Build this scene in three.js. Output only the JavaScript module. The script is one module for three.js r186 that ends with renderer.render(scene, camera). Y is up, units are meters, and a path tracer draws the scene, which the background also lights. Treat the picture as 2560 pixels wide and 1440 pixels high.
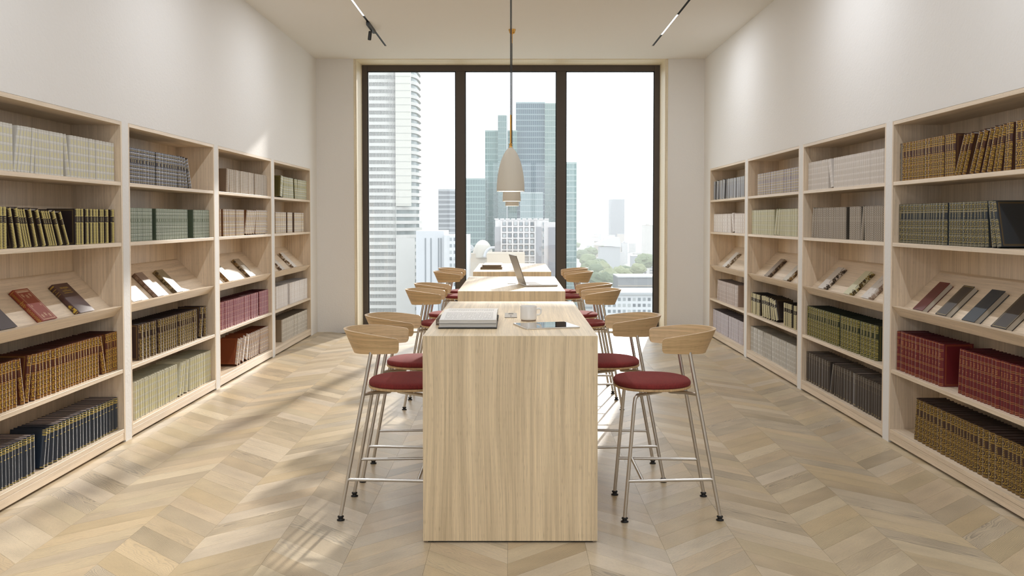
import * as THREE from 'three';
import { RoundedBoxGeometry } from 'three/addons/geometries/RoundedBoxGeometry.js';
import { mergeGeometries, toCreasedNormals } from 'three/addons/utils/BufferGeometryUtils.js';
import { RectAreaLightUniformsLib } from 'three/addons/lights/RectAreaLightUniformsLib.js';

// ------------------------------------------------------------------ camera, sky, sun, exposure
RectAreaLightUniformsLib.init();
const scene = new THREE.Scene();
const renderer = new THREE.WebGLRenderer({ antialias: true });
renderer.toneMapping = THREE.LinearToneMapping;
renderer.toneMappingExposure = 1.17;
renderer.shadowMap.enabled = true;

const FOCAL = 2400;                                   // pixels, for a 2560 x 1440 frame
const camera = new THREE.PerspectiveCamera(2 * Math.atan(720 / FOCAL) * 180 / Math.PI, 2560 / 1440, 0.1, 9000);
camera.position.set(0, 1.41, 0);
camera.rotation.x = -0.032868;                        // a slight pitch down; the rest is lens shift
camera.setViewOffset(2560, 1440, -4, 91, 2560, 1440);
camera.updateProjectionMatrix();

scene.background = new THREE.Color().setRGB(1.95, 2.08, 2.2);      // even overcast sky
scene.fog = new THREE.FogExp2(new THREE.Color(1, 1, 1), 0.00022);   // city haze

const SUN_AZ = 11.5 * Math.PI / 180, SUN_EL = 19.5 * Math.PI / 180;
const sun = new THREE.DirectionalLight(new THREE.Color().setRGB(1.0, 0.95, 0.88), 5.0);
sun.name = 'sun';
sun.position.set(Math.sin(SUN_AZ) * Math.cos(SUN_EL) * 40, Math.sin(SUN_EL) * 40, -Math.cos(SUN_AZ) * Math.cos(SUN_EL) * 40 - 6);
sun.target.position.set(0, 0, -6);
sun.castShadow = true;
sun.shadow.radius = 3;
Object.assign(sun.shadow.camera, { left: -14, right: 14, top: 14, bottom: -14, near: 1, far: 120 });
sun.shadow.mapSize.set(2048, 2048);
scene.add(sun, sun.target);
const LED_POWER = 185;                                 // radiance of the ceiling track lamps

// ------------------------------------------------------------------ helpers
function mulberry(a) { return () => { a = (a + 0x6d2b79f5) | 0; let t = Math.imul(a ^ (a >>> 15), 1 | a); t = (t + Math.imul(t ^ (t >>> 7), 61 | t)) ^ t; return ((t ^ (t >>> 14)) >>> 0) / 4294967296; }; }
const rnd = mulberry(7);
const V = (x, y, z) => new THREE.Vector3(x, y, z);
const taken = new Map();
function numbered(name) { const n = taken.get(name) ?? 0; taken.set(name, n + 1); return n ? name + '_' + String(n).padStart(3, '0') : name; }
function tag(o, label, category, group) { o.userData.label = label; o.userData.category = category; if (group) o.userData.group = group; return o; }
function thing(name, label, category, pos = [0, 0, 0], turn = 0, group) {
  const o = new THREE.Group(); o.name = numbered(name); o.position.set(...pos); o.rotation.y = turn; scene.add(o);
  return tag(o, label, category, group);
}
function struct(name) { const o = new THREE.Group(); o.name = name; o.userData.kind = 'structure'; scene.add(o); return o; }
function part(name, geo, mat, parent) {
  const g = Array.isArray(geo) ? (geo.length > 1 ? mergeGeometries(geo.map((q) => q.index ? q.toNonIndexed() : q)) : geo[0]) : geo;
  const m = new THREE.Mesh(g, mat); m.name = name; parent.add(m); return m;
}
const single = (name, geo, mat) => part(numbered(name), geo, mat, scene);
/** A box from its two corners. */
function bx(x0, y0, z0, x1, y1, z1) { const g = new THREE.BoxGeometry(Math.abs(x1 - x0), Math.abs(y1 - y0), Math.abs(z1 - z0)); g.translate((x0 + x1) / 2, (y0 + y1) / 2, (z0 + z1) / 2); return g; }
/** The same with softened edges. */
function rb(x0, y0, z0, x1, y1, z1, r = 0.0015, seg = 1) { const g = new RoundedBoxGeometry(Math.abs(x1 - x0), Math.abs(y1 - y0), Math.abs(z1 - z0), seg, r); g.translate((x0 + x1) / 2, (y0 + y1) / 2, (z0 + z1) / 2); return g; }
/** uv in metres, v along the grain axis. */
function grain(geo, axis, ou = 0, ov = 0) {
  const g = geo.index ? geo.toNonIndexed() : geo, p = g.attributes.position, n = new Float32Array(p.count * 2), G = 'xyz'.indexOf(axis);
  const a = V(), b = V(), c = V(), f = V();
  for (let i = 0; i < p.count; i += 3) {
    a.fromBufferAttribute(p, i); b.fromBufferAttribute(p, i + 1); c.fromBufferAttribute(p, i + 2);
    f.copy(b).sub(a).cross(c.clone().sub(a));
    const k = [Math.abs(f.x), Math.abs(f.y), Math.abs(f.z)], D = k[0] >= k[1] && k[0] >= k[2] ? 0 : k[1] >= k[2] ? 1 : 2;
    const axes = [0, 1, 2].filter((q) => q !== D), along = axes.includes(G) ? G : axes[1], across = axes.find((q) => q !== along), endgrain = !axes.includes(G);
    [a, b, c].forEach((q, j) => {
      const e = q.toArray();
      n[(i + j) * 2] = e[across] + ou + e[D] * 0.37; n[(i + j) * 2 + 1] = (endgrain ? e[along] * 0.15 : e[along]) + ov;
    });
  }
  g.setAttribute('uv', new THREE.BufferAttribute(n, 2));
  return g;
}
function tube(points, r, seg = 24, rad = 10, closed = false) { return new THREE.TubeGeometry(new THREE.CatmullRomCurve3(points, closed, 'catmullrom', 0.2), seg, r, rad, closed); }
function rod(a, b, r, rad = 12, r2 = r) {
  const d = b.clone().sub(a), g = new THREE.CylinderGeometry(r2, r, d.length(), rad, 1);
  g.applyQuaternion(new THREE.Quaternion().setFromUnitVectors(V(0, 1, 0), d.normalize())); g.translate((a.x + b.x) / 2, (a.y + b.y) / 2, (a.z + b.z) / 2); return g;
}
function prism(poly, z0, z1) {   // polygon of [x, y] pushed along z
  const s = new THREE.Shape(poly.map(([x, y]) => new THREE.Vector2(x, y))), g = new THREE.ExtrudeGeometry(s, { depth: Math.abs(z1 - z0), bevelEnabled: false }); g.translate(0, 0, Math.min(z0, z1)); return g;
}
const ord = (n) => n + (n % 100 >= 11 && n % 100 <= 13 ? 'th' : ['th', 'st', 'nd', 'rd'][n % 10] ?? 'th');

// ------------------------------------------------------------------ noise and textures
const HASH = new Float32Array(65536); { const q = mulberry(99); for (let i = 0; i < 65536; i++) HASH[i] = q(); }
const lat = (x, y, px, py, s) => HASH[(((((x % px) + px) % px) * 7919 + (((y % py) + py) % py) * 104729 + s * 3571) >>> 0) & 65535];
/** Value noise that repeats after px, py cells. */
function vn(x, y, px, py, s = 0) {
  const ix = Math.floor(x), iy = Math.floor(y); let fx = x - ix, fy = y - iy; fx = fx * fx * (3 - 2 * fx); fy = fy * fy * (3 - 2 * fy);
  const a = lat(ix, iy, px, py, s), b = lat(ix + 1, iy, px, py, s), c = lat(ix, iy + 1, px, py, s), d = lat(ix + 1, iy + 1, px, py, s);
  return a + (b - a) * fx + (c - a) * fy + (a - b - c + d) * fx * fy;
}
function dataTex(w, h, fn, srgb = true) {
  const d = new Uint8Array(w * h * 4), o = [0, 0, 0];
  for (let y = 0; y < h; y++) for (let x = 0; x < w; x++) { fn(x, y, o); const i = (y * w + x) * 4; for (let c = 0; c < 3; c++) d[i + c] = Math.max(0, Math.min(255, o[c])); d[i + 3] = 255; }
  const t = new THREE.DataTexture(d, w, h); t.magFilter = THREE.LinearFilter; t.minFilter = THREE.LinearMipmapLinearFilter; t.generateMipmaps = true; t.wrapS = t.wrapT = THREE.RepeatWrapping;
  if (srgb) t.colorSpace = THREE.SRGBColorSpace; t.needsUpdate = true; return t;
}
/** Straight-grained oak veneer, 0.9 m across by 1.8 m along the grain. */
function veneer(base, contrast, seed, W = 1024, H = 512) {
  return dataTex(W, H, (x, y, o) => {
    const u = x / W, v = y / H, drift = (vn(u * 6, v * 3, 6, 3, seed) - 0.5) * 0.03;
    const U = u + drift;
    const wide = vn(U * 18, v * 2, 18, 2, seed + 1) - 0.5, mid = vn(U * 90, v * 3, 90, 3, seed + 2) - 0.5, fine = vn(U * 330, v * 10, 330, 10, seed + 3) - 0.5;
    const pore = Math.max(0, vn(u * 512, v * 60, 512, 60, seed + 4) - 0.72) * 2.2 * (0.5 + vn(U * 60, v * 2, 60, 2, seed + 5));
    const k = 1 + contrast * (wide * 0.16 + mid * 0.20 + fine * 0.20 - pore * 0.26);
    o[0] = base[0] * k; o[1] = base[1] * (k - (1 - k) * 0.08); o[2] = base[2] * (k - (1 - k) * 0.22);
  });
}
const std = (o) => new THREE.MeshStandardMaterial(o);
const phy = (o) => new THREE.MeshPhysicalMaterial(o);
function woodMat(tex, rough, opts = {}) { tex.repeat.set(1 / 0.9, 1 / 1.8); return phy({ map: tex, roughness: rough, ...opts }); }
const tableTex = veneer([226, 204, 168], 0.5, 11);
const caseTex = veneer([226, 206, 180], 0.4, 31);
const plyTex = veneer([206, 174, 130], 0.55, 51, 512, 512);
const M = {
  table: woodMat(tableTex, 0.42),
  oak: woodMat(caseTex, 0.45),
  ply: woodMat(plyTex, 0.38),
  lining: woodMat(veneer([228, 214, 186], 0.5, 71, 512, 512), 0.5),
  wall: null, ceiling: null,
  black: std({ color: 0x15130f, roughness: 0.5 }),
  frame: phy({ color: 0x4a4038, roughness: 0.45, metalness: 0.1 }),
  steel: phy({ color: 0xc9c4bd, roughness: 0.3, metalness: 0.85 }),
  brass: phy({ color: 0xd9a85c, roughness: 0.28, metalness: 1 }),
  rubber: std({ color: 0x121212, roughness: 0.55 }),
  white: std({ color: 0xeeece8, roughness: 0.5 }),
};
{
  const plaster = dataTex(512, 512, (x, y, o) => { const n = 0.5 * vn(x / 6, y / 6, 85, 85, 1) + 0.3 * vn(x / 20, y / 20, 26, 26, 2) + 0.2 * vn(x / 2.5, y / 2.5, 205, 205, 3); o[0] = o[1] = o[2] = 255 * n; }, false);
  plaster.repeat.set(1, 1);
  M.wall = std({ color: 0xeae7e3, roughness: 0.85, bumpMap: plaster, bumpScale: 0.0012 });
  M.ceiling = std({ color: 0xe6e2dc, roughness: 0.9 });
}

// ------------------------------------------------------------------ the room
const XL = -2.467, XR = 2.384, ZB = -12.05, ZR = 5.2, HC = 3.42, CASE_H = 2.03, NICHE = 0.34;
const UNITS = [[-4.298, -6.066], [-6.164, -7.932], [-8.03, -9.798], [-9.896, -11.664]];   // along each wall, nearest first
const TRACKS = [[-1.478, 'left'], [1.607, 'right']], TRACK_W = 0.024, TRACK_END = -11.17;
function uvM(g) { return grain(g, 'y'); }
for (const [name, X, s] of [['wall_left', XL, -1], ['wall_right', XR, 1]]) {
  const w = struct(name), out = X + s * (NICHE + 0.16), mid = X + s * NICHE;
  part('plaster', [bx(mid, -0.05, ZR + 0.3, out, HC + 0.2, ZB - 0.5), bx(X, CASE_H, ZR + 0.3, mid, HC, ZB - 0.5), bx(X, -0.05, ZR + 0.3, mid, CASE_H, UNITS[0][0]),
    bx(X, -0.05, UNITS[3][1], mid, CASE_H, ZB - 0.5), ...[0, 1, 2].map((k) => bx(X, -0.05, UNITS[k][1], mid, CASE_H, UNITS[k + 1][0]))].map(uvM), M.wall, w);
}
const WX0 = -1.961, WX1 = 1.892, ZF = -12.48, WTOP = 3.412;
{
  const w = struct('wall_back');
  part('plaster', [bx(XL - 0.5, -0.05, ZB, WX0 - 0.037, HC + 0.2, ZB - 0.5), bx(WX1 + 0.037, -0.05, ZB, XR + 0.5, HC + 0.2, ZB - 0.5), bx(WX0 - 0.037, WTOP + 0.02, ZB, WX1 + 0.037, HC + 0.2, ZB - 0.5), bx(WX0 - 0.037, -0.3, ZB - 0.02, WX1 + 0.037, -0.02, ZB - 0.5)].map(uvM), M.wall, w);
  const f = struct('wall_front');
  part('plaster', [bx(XL - 0.5, -0.05, ZR, -2.1, HC + 0.2, ZR + 0.3), bx(2.0, -0.05, ZR, XR + 0.5, HC + 0.2, ZR + 0.3), bx(-2.1, 3.3, ZR, 2.0, HC + 0.2, ZR + 0.3), bx(-2.1, -0.05, ZR, 2.0, 0.1, ZR + 0.3)].map(uvM), M.wall, f);
}
{
  const c = struct('ceiling'), y1 = HC + 0.2, cuts = [XL - 0.3, ...TRACKS.flatMap(([x]) => [x - TRACK_W / 2, x + TRACK_W / 2]), XR + 0.3], g = [];
  for (let i = 0; i < cuts.length; i += 2) g.push(bx(cuts[i], HC, ZR + 0.3, cuts[i + 1], y1, ZB - 0.5));
  for (const [x] of TRACKS) g.push(bx(x - TRACK_W / 2, HC, TRACK_END, x + TRACK_W / 2, y1, ZB - 0.5), bx(x - TRACK_W / 2, HC + 0.06, ZR + 0.3, x + TRACK_W / 2, y1, TRACK_END));
  part('plaster', g, M.ceiling, c);
}
// windows: dark metal frames with three panes each
const pane = phy({ color: 0xffffff, roughness: 0.0, transmission: 1, thickness: 0, ior: 1.5 });
function window3(name, x0, x1, y0, y1, z, cols) {
  const w = struct(name), d = 0.07, a = 0.068, top = 0.078, m = 0.12;
  part('stile', rb(x0, y0, z, x0 + a, y1, z - d, 0.004, 2), M.frame, w); part('stile', rb(x1 - a, y0, z, x1, y1, z - d, 0.004, 2), M.frame, w);
  part('rail', rb(x0 + a, y1 - top, z, x1 - a, y1, z - d, 0.004, 2), M.frame, w); part('rail', rb(x0 + a, y0, z, x1 - a, y0 + top, z - d, 0.004, 2), M.frame, w);
  for (const c of cols) part('mullion', rb(c - m / 2, y0 + top, z + 0.002, c + m / 2, y1 - top, z - d, 0.004, 2), M.frame, w);
  const e = [x0 + a, ...cols.flatMap((c) => [c - m / 2, c + m / 2]), x1 - a];
  for (let i = 0; i < e.length; i += 2) {
    const bead = 0.012, X0 = e[i], X1 = e[i + 1], Y0 = y0 + top, Y1 = y1 - top, zz = z - 0.03;
    part('glazing_bead', [bx(X0, Y0, zz + 0.012, X0 + bead, Y1, zz), bx(X1 - bead, Y0, zz + 0.012, X1, Y1, zz), bx(X0, Y1 - bead, zz + 0.012, X1, Y1, zz), bx(X0, Y0, zz + 0.012, X1, Y0 + bead, zz)], M.rubber, w);
    const p = new THREE.PlaneGeometry(X1 - X0, Y1 - Y0); p.translate((X0 + X1) / 2, (Y0 + Y1) / 2, zz); part('pane', p, pane, w);
  }
  return w;
}
const px2x = (x) => (x - 1284) / FOCAL * 12.48;
{
  const w = window3('window_1', WX0, WX1, 0.012, WTOP, ZF, [px2x(1151.5), px2x(1402.5)]);
  const t = 0.037;
  part('jamb', grain(rb(WX0 - t, 0.0, ZB + 0.004, WX0, WTOP, ZB - 0.49), 'y'), M.lining, w);
  part('jamb', grain(rb(WX1, 0.0, ZB + 0.004, WX1 + t, WTOP, ZB - 0.49), 'y', 0.4), M.lining, w);
  part('head_lining', grain(rb(WX0 - t, WTOP, ZB + 0.002, WX1 + t, WTOP + 0.02, ZB - 0.49), 'x', 0.2), M.lining, w);
  part('sill', grain(rb(WX0, -0.015, ZB + 0.004, WX1, 0.012, ZB - 0.49), 'x', 0.6), M.lining, w);
  window3('window_2', -2.1, 2.0, 0.1, 3.3, ZR + 0.15, [-0.72, 0.62]);
}
// ceiling tracks: black channels let into the ceiling, with glowing bars
const ledMat = std({ color: 0xffffff, emissive: new THREE.Color().setRGB(1.0, 0.97, 0.93), emissiveIntensity: 2.2, roughness: 0.6 });
const LEDS = { left: [[-8.5, -9.535], [-6.0, -7.2], [-3.4, -4.6], [-0.8, -2.0], [1.8, 0.6], [4.4, 3.2]], right: [[-9.5, -10.5], [-6.0, -7.2], [-3.4, -4.6], [-0.8, -2.0], [1.8, 0.6], [4.4, 3.2]] };
for (const [x, side] of TRACKS) {
  const t = thing('track_light', 'slim black ceiling track with glowing bars, over the ' + side + ' aisle', 'track light', [x, HC, 0]);
  const w = TRACK_W / 2 - 0.0005;
  part('channel', [bx(-w, 0, ZR, -w + 0.002, 0.05, TRACK_END + 0.002), bx(w - 0.002, 0, ZR, w, 0.05, TRACK_END + 0.002), bx(-w, 0.05, ZR, w, 0.052, TRACK_END + 0.002)], M.black, t);
  const E = LEDS[side], gaps = [TRACK_END + 0.004]; [...E].reverse().forEach(([a, b]) => gaps.push(b, a)); gaps.push(ZR);
  for (let i = 0; i < gaps.length; i += 2) if (gaps[i + 1] - gaps[i] > 0.02) part('blank_cover', bx(-w + 0.002, 0.006, gaps[i], w - 0.002, 0.01, gaps[i + 1]), M.black, t);
  for (const [a, b] of E) {
    part('light_bar', bx(-w + 0.002, 0.002, a, w - 0.002, 0.012, b), ledMat, t);
    const l = new THREE.RectAreaLight(new THREE.Color().setRGB(0.94, 1.0, 1.09), LED_POWER, TRACK_W - 0.006, a - b); l.name = 'led_lamp';
    l.position.set(x, HC - 0.001, (a + b) / 2); l.rotation.x = -Math.PI / 2; scene.add(l);
  }
}
{
  const s = thing('track_spotlight', 'small black cylinder spotlight clipped to the left ceiling track', 'spotlight', [-1.478, HC, -10.02]);
  part('adapter', rb(-0.016, -0.036, -0.23, 0.016, 0.001, 0.23, 0.003, 2), M.black, s);
  part('pivot', rod(V(0, -0.036, -0.05), V(-0.012, -0.05, -0.05), 0.006), M.black, s);
  const prof = [[0, 0.001], [0.0165, 0.001], [0.018, -0.002], [0.018, -0.088], [0.0165, -0.09], [0.0145, -0.088], [0.013, -0.076], [0, -0.074]].map(([r, y]) => new THREE.Vector2(r, y));
  const h = new THREE.LatheGeometry(prof, 28); h.rotateZ(-0.12); h.translate(-0.014, -0.046, -0.05); part('lamp_head', h, M.black, s);
}

// ------------------------------------------------------------------ floor: oak planks in chevrons
{
  const f = struct('floor');
  part('subfloor', bx(XL - 0.4, -0.06, ZR + 0.2, XR + 0.4, -0.012, ZB - 0.02), std({ color: 0x4a4033, roughness: 0.9 }), f);
  const CW = 0.3365, STEP = 0.165, RISE = 0.326, X0 = -0.025, CELLS = 16;
  // sixteen boards in one picture, four across and four down; a board is 0.62 m by 0.15 m
  const W = 2048, H = 1024, cw = W / 4, ch = H / 4, R = mulberry(5);
  const boards = Array.from({ length: 16 }, (_, i) => ({ flat: R() < 0.55, y0: (R() - 0.5) * 0.09, z0: 0.012 + R() * 0.05, sl: (R() - 0.5) * 0.16, sp: 0.0055 + R() * 0.005, tone: 0.93 + R() * 0.13, warm: R() - 0.5, seed: i * 17, str: 0.35 + R() * 0.75, off: R() * 0.25 }));
  const tex = dataTex(W, H, (X, Y, o) => {
    const b = boards[Math.floor(Y / ch) * 4 + Math.floor(X / cw)], x = ((X % cw) / cw) * 0.62, y = ((Y % ch) / ch - 0.5) * 0.15;
    const wob = (vn(x * 14, y * 30, 999, 999, b.seed) - 0.5) * 0.022 + (vn(x * 50, y * 90, 999, 999, b.seed + 1) - 0.5) * 0.005;
    const q = b.flat ? Math.hypot(y - b.y0 + wob, b.z0 * 0.5 + (x - b.off - 0.1) * b.sl) : Math.abs(y * 1.4 + b.y0 + 0.3 + wob * 0.7 + x * b.sl * 0.15);
    const ring = (q / b.sp) % 1, line = Math.pow(Math.max(0, ring < 0.75 ? ring / 0.75 : (1 - ring) / 0.25), 3.2);
    const fine = vn(x * 60, y * 2600, 9999, 9999, b.seed + 2) - 0.5, pore = Math.max(0, vn(x * 130, y * 3000, 9999, 9999, b.seed + 3) - 0.7);
    const blotch = vn(x * 7, y * 16, 999, 999, b.seed + 4) - 0.5;
    const k = b.tone * (1 + blotch * 0.09 + fine * 0.07 - pore * 0.45 - line * 0.2 * b.str * (0.5 + vn(x * 9, y * 40, 999, 999, b.seed + 5)));
    o[0] = (206 + b.warm * 5) * k; o[1] = (189 + b.warm * 3) * k * (1 - 0.0 * line); o[2] = (160 - b.warm * 6) * k * (1 + 0.02 * line);
  });
  tex.wrapS = tex.wrapT = THREE.ClampToEdgeWrapping;
  const tones = [0xffffff, 0xf3f0ea, 0xfaf4ea].map((c) => phy({ map: tex, color: c, roughness: 0.36, specularIntensity: 0.8 }));
  function plankGeo(hand, cell, flip) {
    // a parallelogram: x across the column, z along it; top edges eased by a millimetre
    const g = new THREE.BufferGeometry(), pos = [], uv = [], e = 0, gap = 0.0004;
    const at = (i, j, ins) => { const a = ins + gap, w0 = a, w1 = CW - a, x = i ? w1 : w0, c = hand * RISE * (x / CW), s = STEP / 2 - a * 1.35; return [x - CW / 2, -c + hand * RISE / 2 + (j ? -s : s)]; };
    const L = Math.hypot(CW, RISE), ux = CW / L, uz = -hand * RISE / L;
    const UV = (x, z) => { let s = x * ux + z * uz, t = -x * uz * 1 + z * ux; s = (s + 0.31) / 0.62; t = (t + 0.075) / 0.15; if (flip) { s = 1 - s; t = 1 - t; } const c = cell % 4, r = Math.floor(cell / 4); return [(c + 0.01 + 0.98 * s) / 4, (r + 0.02 + 0.96 * t) / 4]; };
    const ring = [[0, 0], [1, 0], [1, 1], [0, 1]], top = ring.map(([i, j]) => at(i, j, e)), low = ring.map(([i, j]) => at(i, j, 0));
    const tri = (...v) => v.forEach(([x, y, z]) => { pos.push(x, y, z); uv.push(...UV(x, z)); });
    const T = top.map(([x, z]) => [x, 0, z]), B = low.map(([x, z]) => [x, -0.0002, z]), D = low.map(([x, z]) => [x, -0.012, z]);
    tri(T[0], T[1], T[2]); tri(T[0], T[2], T[3]);
    for (let k = 0; k < 4; k++) { const n = (k + 1) % 4; tri(B[k], B[n], T[n]); tri(B[k], T[n], T[k]); tri(D[k], D[n], B[n]); tri(D[k], B[n], B[k]); }
    g.setAttribute('position', new THREE.Float32BufferAttribute(pos, 3)); g.setAttribute('uv', new THREE.Float32BufferAttribute(uv, 2)); g.computeVertexNormals(); return g;
  }
  const geos = new Map(), all = [], P = mulberry(21);
  for (let col = -8; col < 8; col++) {
    const xc = X0 + (col + 0.5) * CW, hand = ((col % 2) + 2) % 2 === 0 ? 1 : -1;
    if (xc < XL - 0.1 - CW / 2 || xc > XR + 0.1 + CW / 2) continue;
    for (let r = -2; r < 108; r++) { const z = ZR - 0.1 - r * STEP - (col % 2 ? 0 : 0); if (z < ZB + 0.02 + 0) continue; all.push([xc, z, hand, Math.floor(P() * CELLS), P() < 0.5, Math.floor(P() * 3)]); }
  }
  const vis = (p) => { const x = p[0], z = -p[1]; if (z < 3.6 || Math.abs(x) > 2.62) return 0; const px = 1284 + FOCAL * x / z; if (px < -150 || px > 2710) return 0; if (x > -0.39 && x < 0.36 && z > 4.3) return 0; return 1 / (z * z * z); };
  const shown = new Set([...all].filter((p) => vis(p) > 0).sort((a, b) => vis(b) - vis(a)).slice(0, 300)), rest = [[], [], []];
  for (const p of all) {
    const key = p[2] + '_' + p[3] + '_' + p[4];
    if (!geos.has(key)) geos.set(key, plankGeo(p[2], p[3], p[4]));
    if (shown.has(p)) { const m = part('plank', geos.get(key), tones[p[5]], f); m.position.set(p[0], 0, p[1]); } else rest[p[5]].push(geos.get(key).clone().translate(p[0], 0, p[1]));
  }
  rest.forEach((g, i) => { const m = part('far_planks', g, tones[i], f); m.userData.kind = 'stuff'; });
}

// ------------------------------------------------------------------ bookcases let into both walls
const SHELF = { 1: 1.65, 2: 1.268, 4: 0.467, 5: 0.087 }, DEPTH = 0.31, TH = 0.024, SIDE = 0.02;
const NTH = ['nearest', 'second', 'third', 'farthest'];
const slopePoint = (X, s, inn, y) => [X + s * inn, y];
for (const [side, X, s] of [['left', XL, -1], ['right', XR, 1]]) UNITS.forEach(([z0, z1], k) => {
  const c = thing('bookcase', `${NTH[k]} oak bookcase set into the ${side} wall`, 'bookcase', [X, 0, z0 - 0.884], 0, 'oak bookcases along the walls');
  const h = (z0 - z1) / 2 - 0.0005, o = k * 0.31 + (s > 0 ? 0.17 : 0), b = s * DEPTH;
  part('side_panel', grain(rb(0, 0.012, h, b, CASE_H, h - SIDE), 'y', o), M.oak, c);
  part('side_panel', grain(rb(0, 0.012, -h, b, CASE_H, -h + SIDE), 'y', o + 0.4), M.oak, c);
  part('back_panel', grain(bx(b, 0.012, h, b + s * 0.012, CASE_H, -h), 'y', o + 0.2), M.oak, c);
  const i = h - SIDE - 0.0004;
  part('top_panel', grain(rb(s * 0.0005, CASE_H - TH, i, b, CASE_H - 0.0005, -i), 'z', o), M.oak, c);
  for (const r of [1, 2, 4]) part('shelf', grain(rb(s * 0.002, SHELF[r] - TH, i, b, SHELF[r], -i), 'z', o + r * 0.13), M.oak, c);
  part('shelf', grain(rb(s * 0.001, SHELF[5] - 0.026, i, b, SHELF[5], -i), 'z', o + 0.7), M.oak, c);
  part('plinth', grain(rb(s * 0.002, 0.014, i, s * 0.022, SHELF[5] - 0.0275, -i), 'z', o + 0.9), M.oak, c);
  const A = [[0.0655, 0.8475], [0.309, 1.091], [0.309, 1.063], [0.085, 0.839]], B = [[0.0015, 0.867], [0.045, 0.868], [0.0653, 0.8473], [0.0845, 0.8385], [0.055, 0.803]];
  const P = (q) => grain(prism(q.map(([u, y]) => [s * u, y]), -i, i), 'z', o + 0.3);
  const d = part('display_shelf', P(A), M.oak, c); part('lip', P(B), M.oak, d);
});

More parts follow.
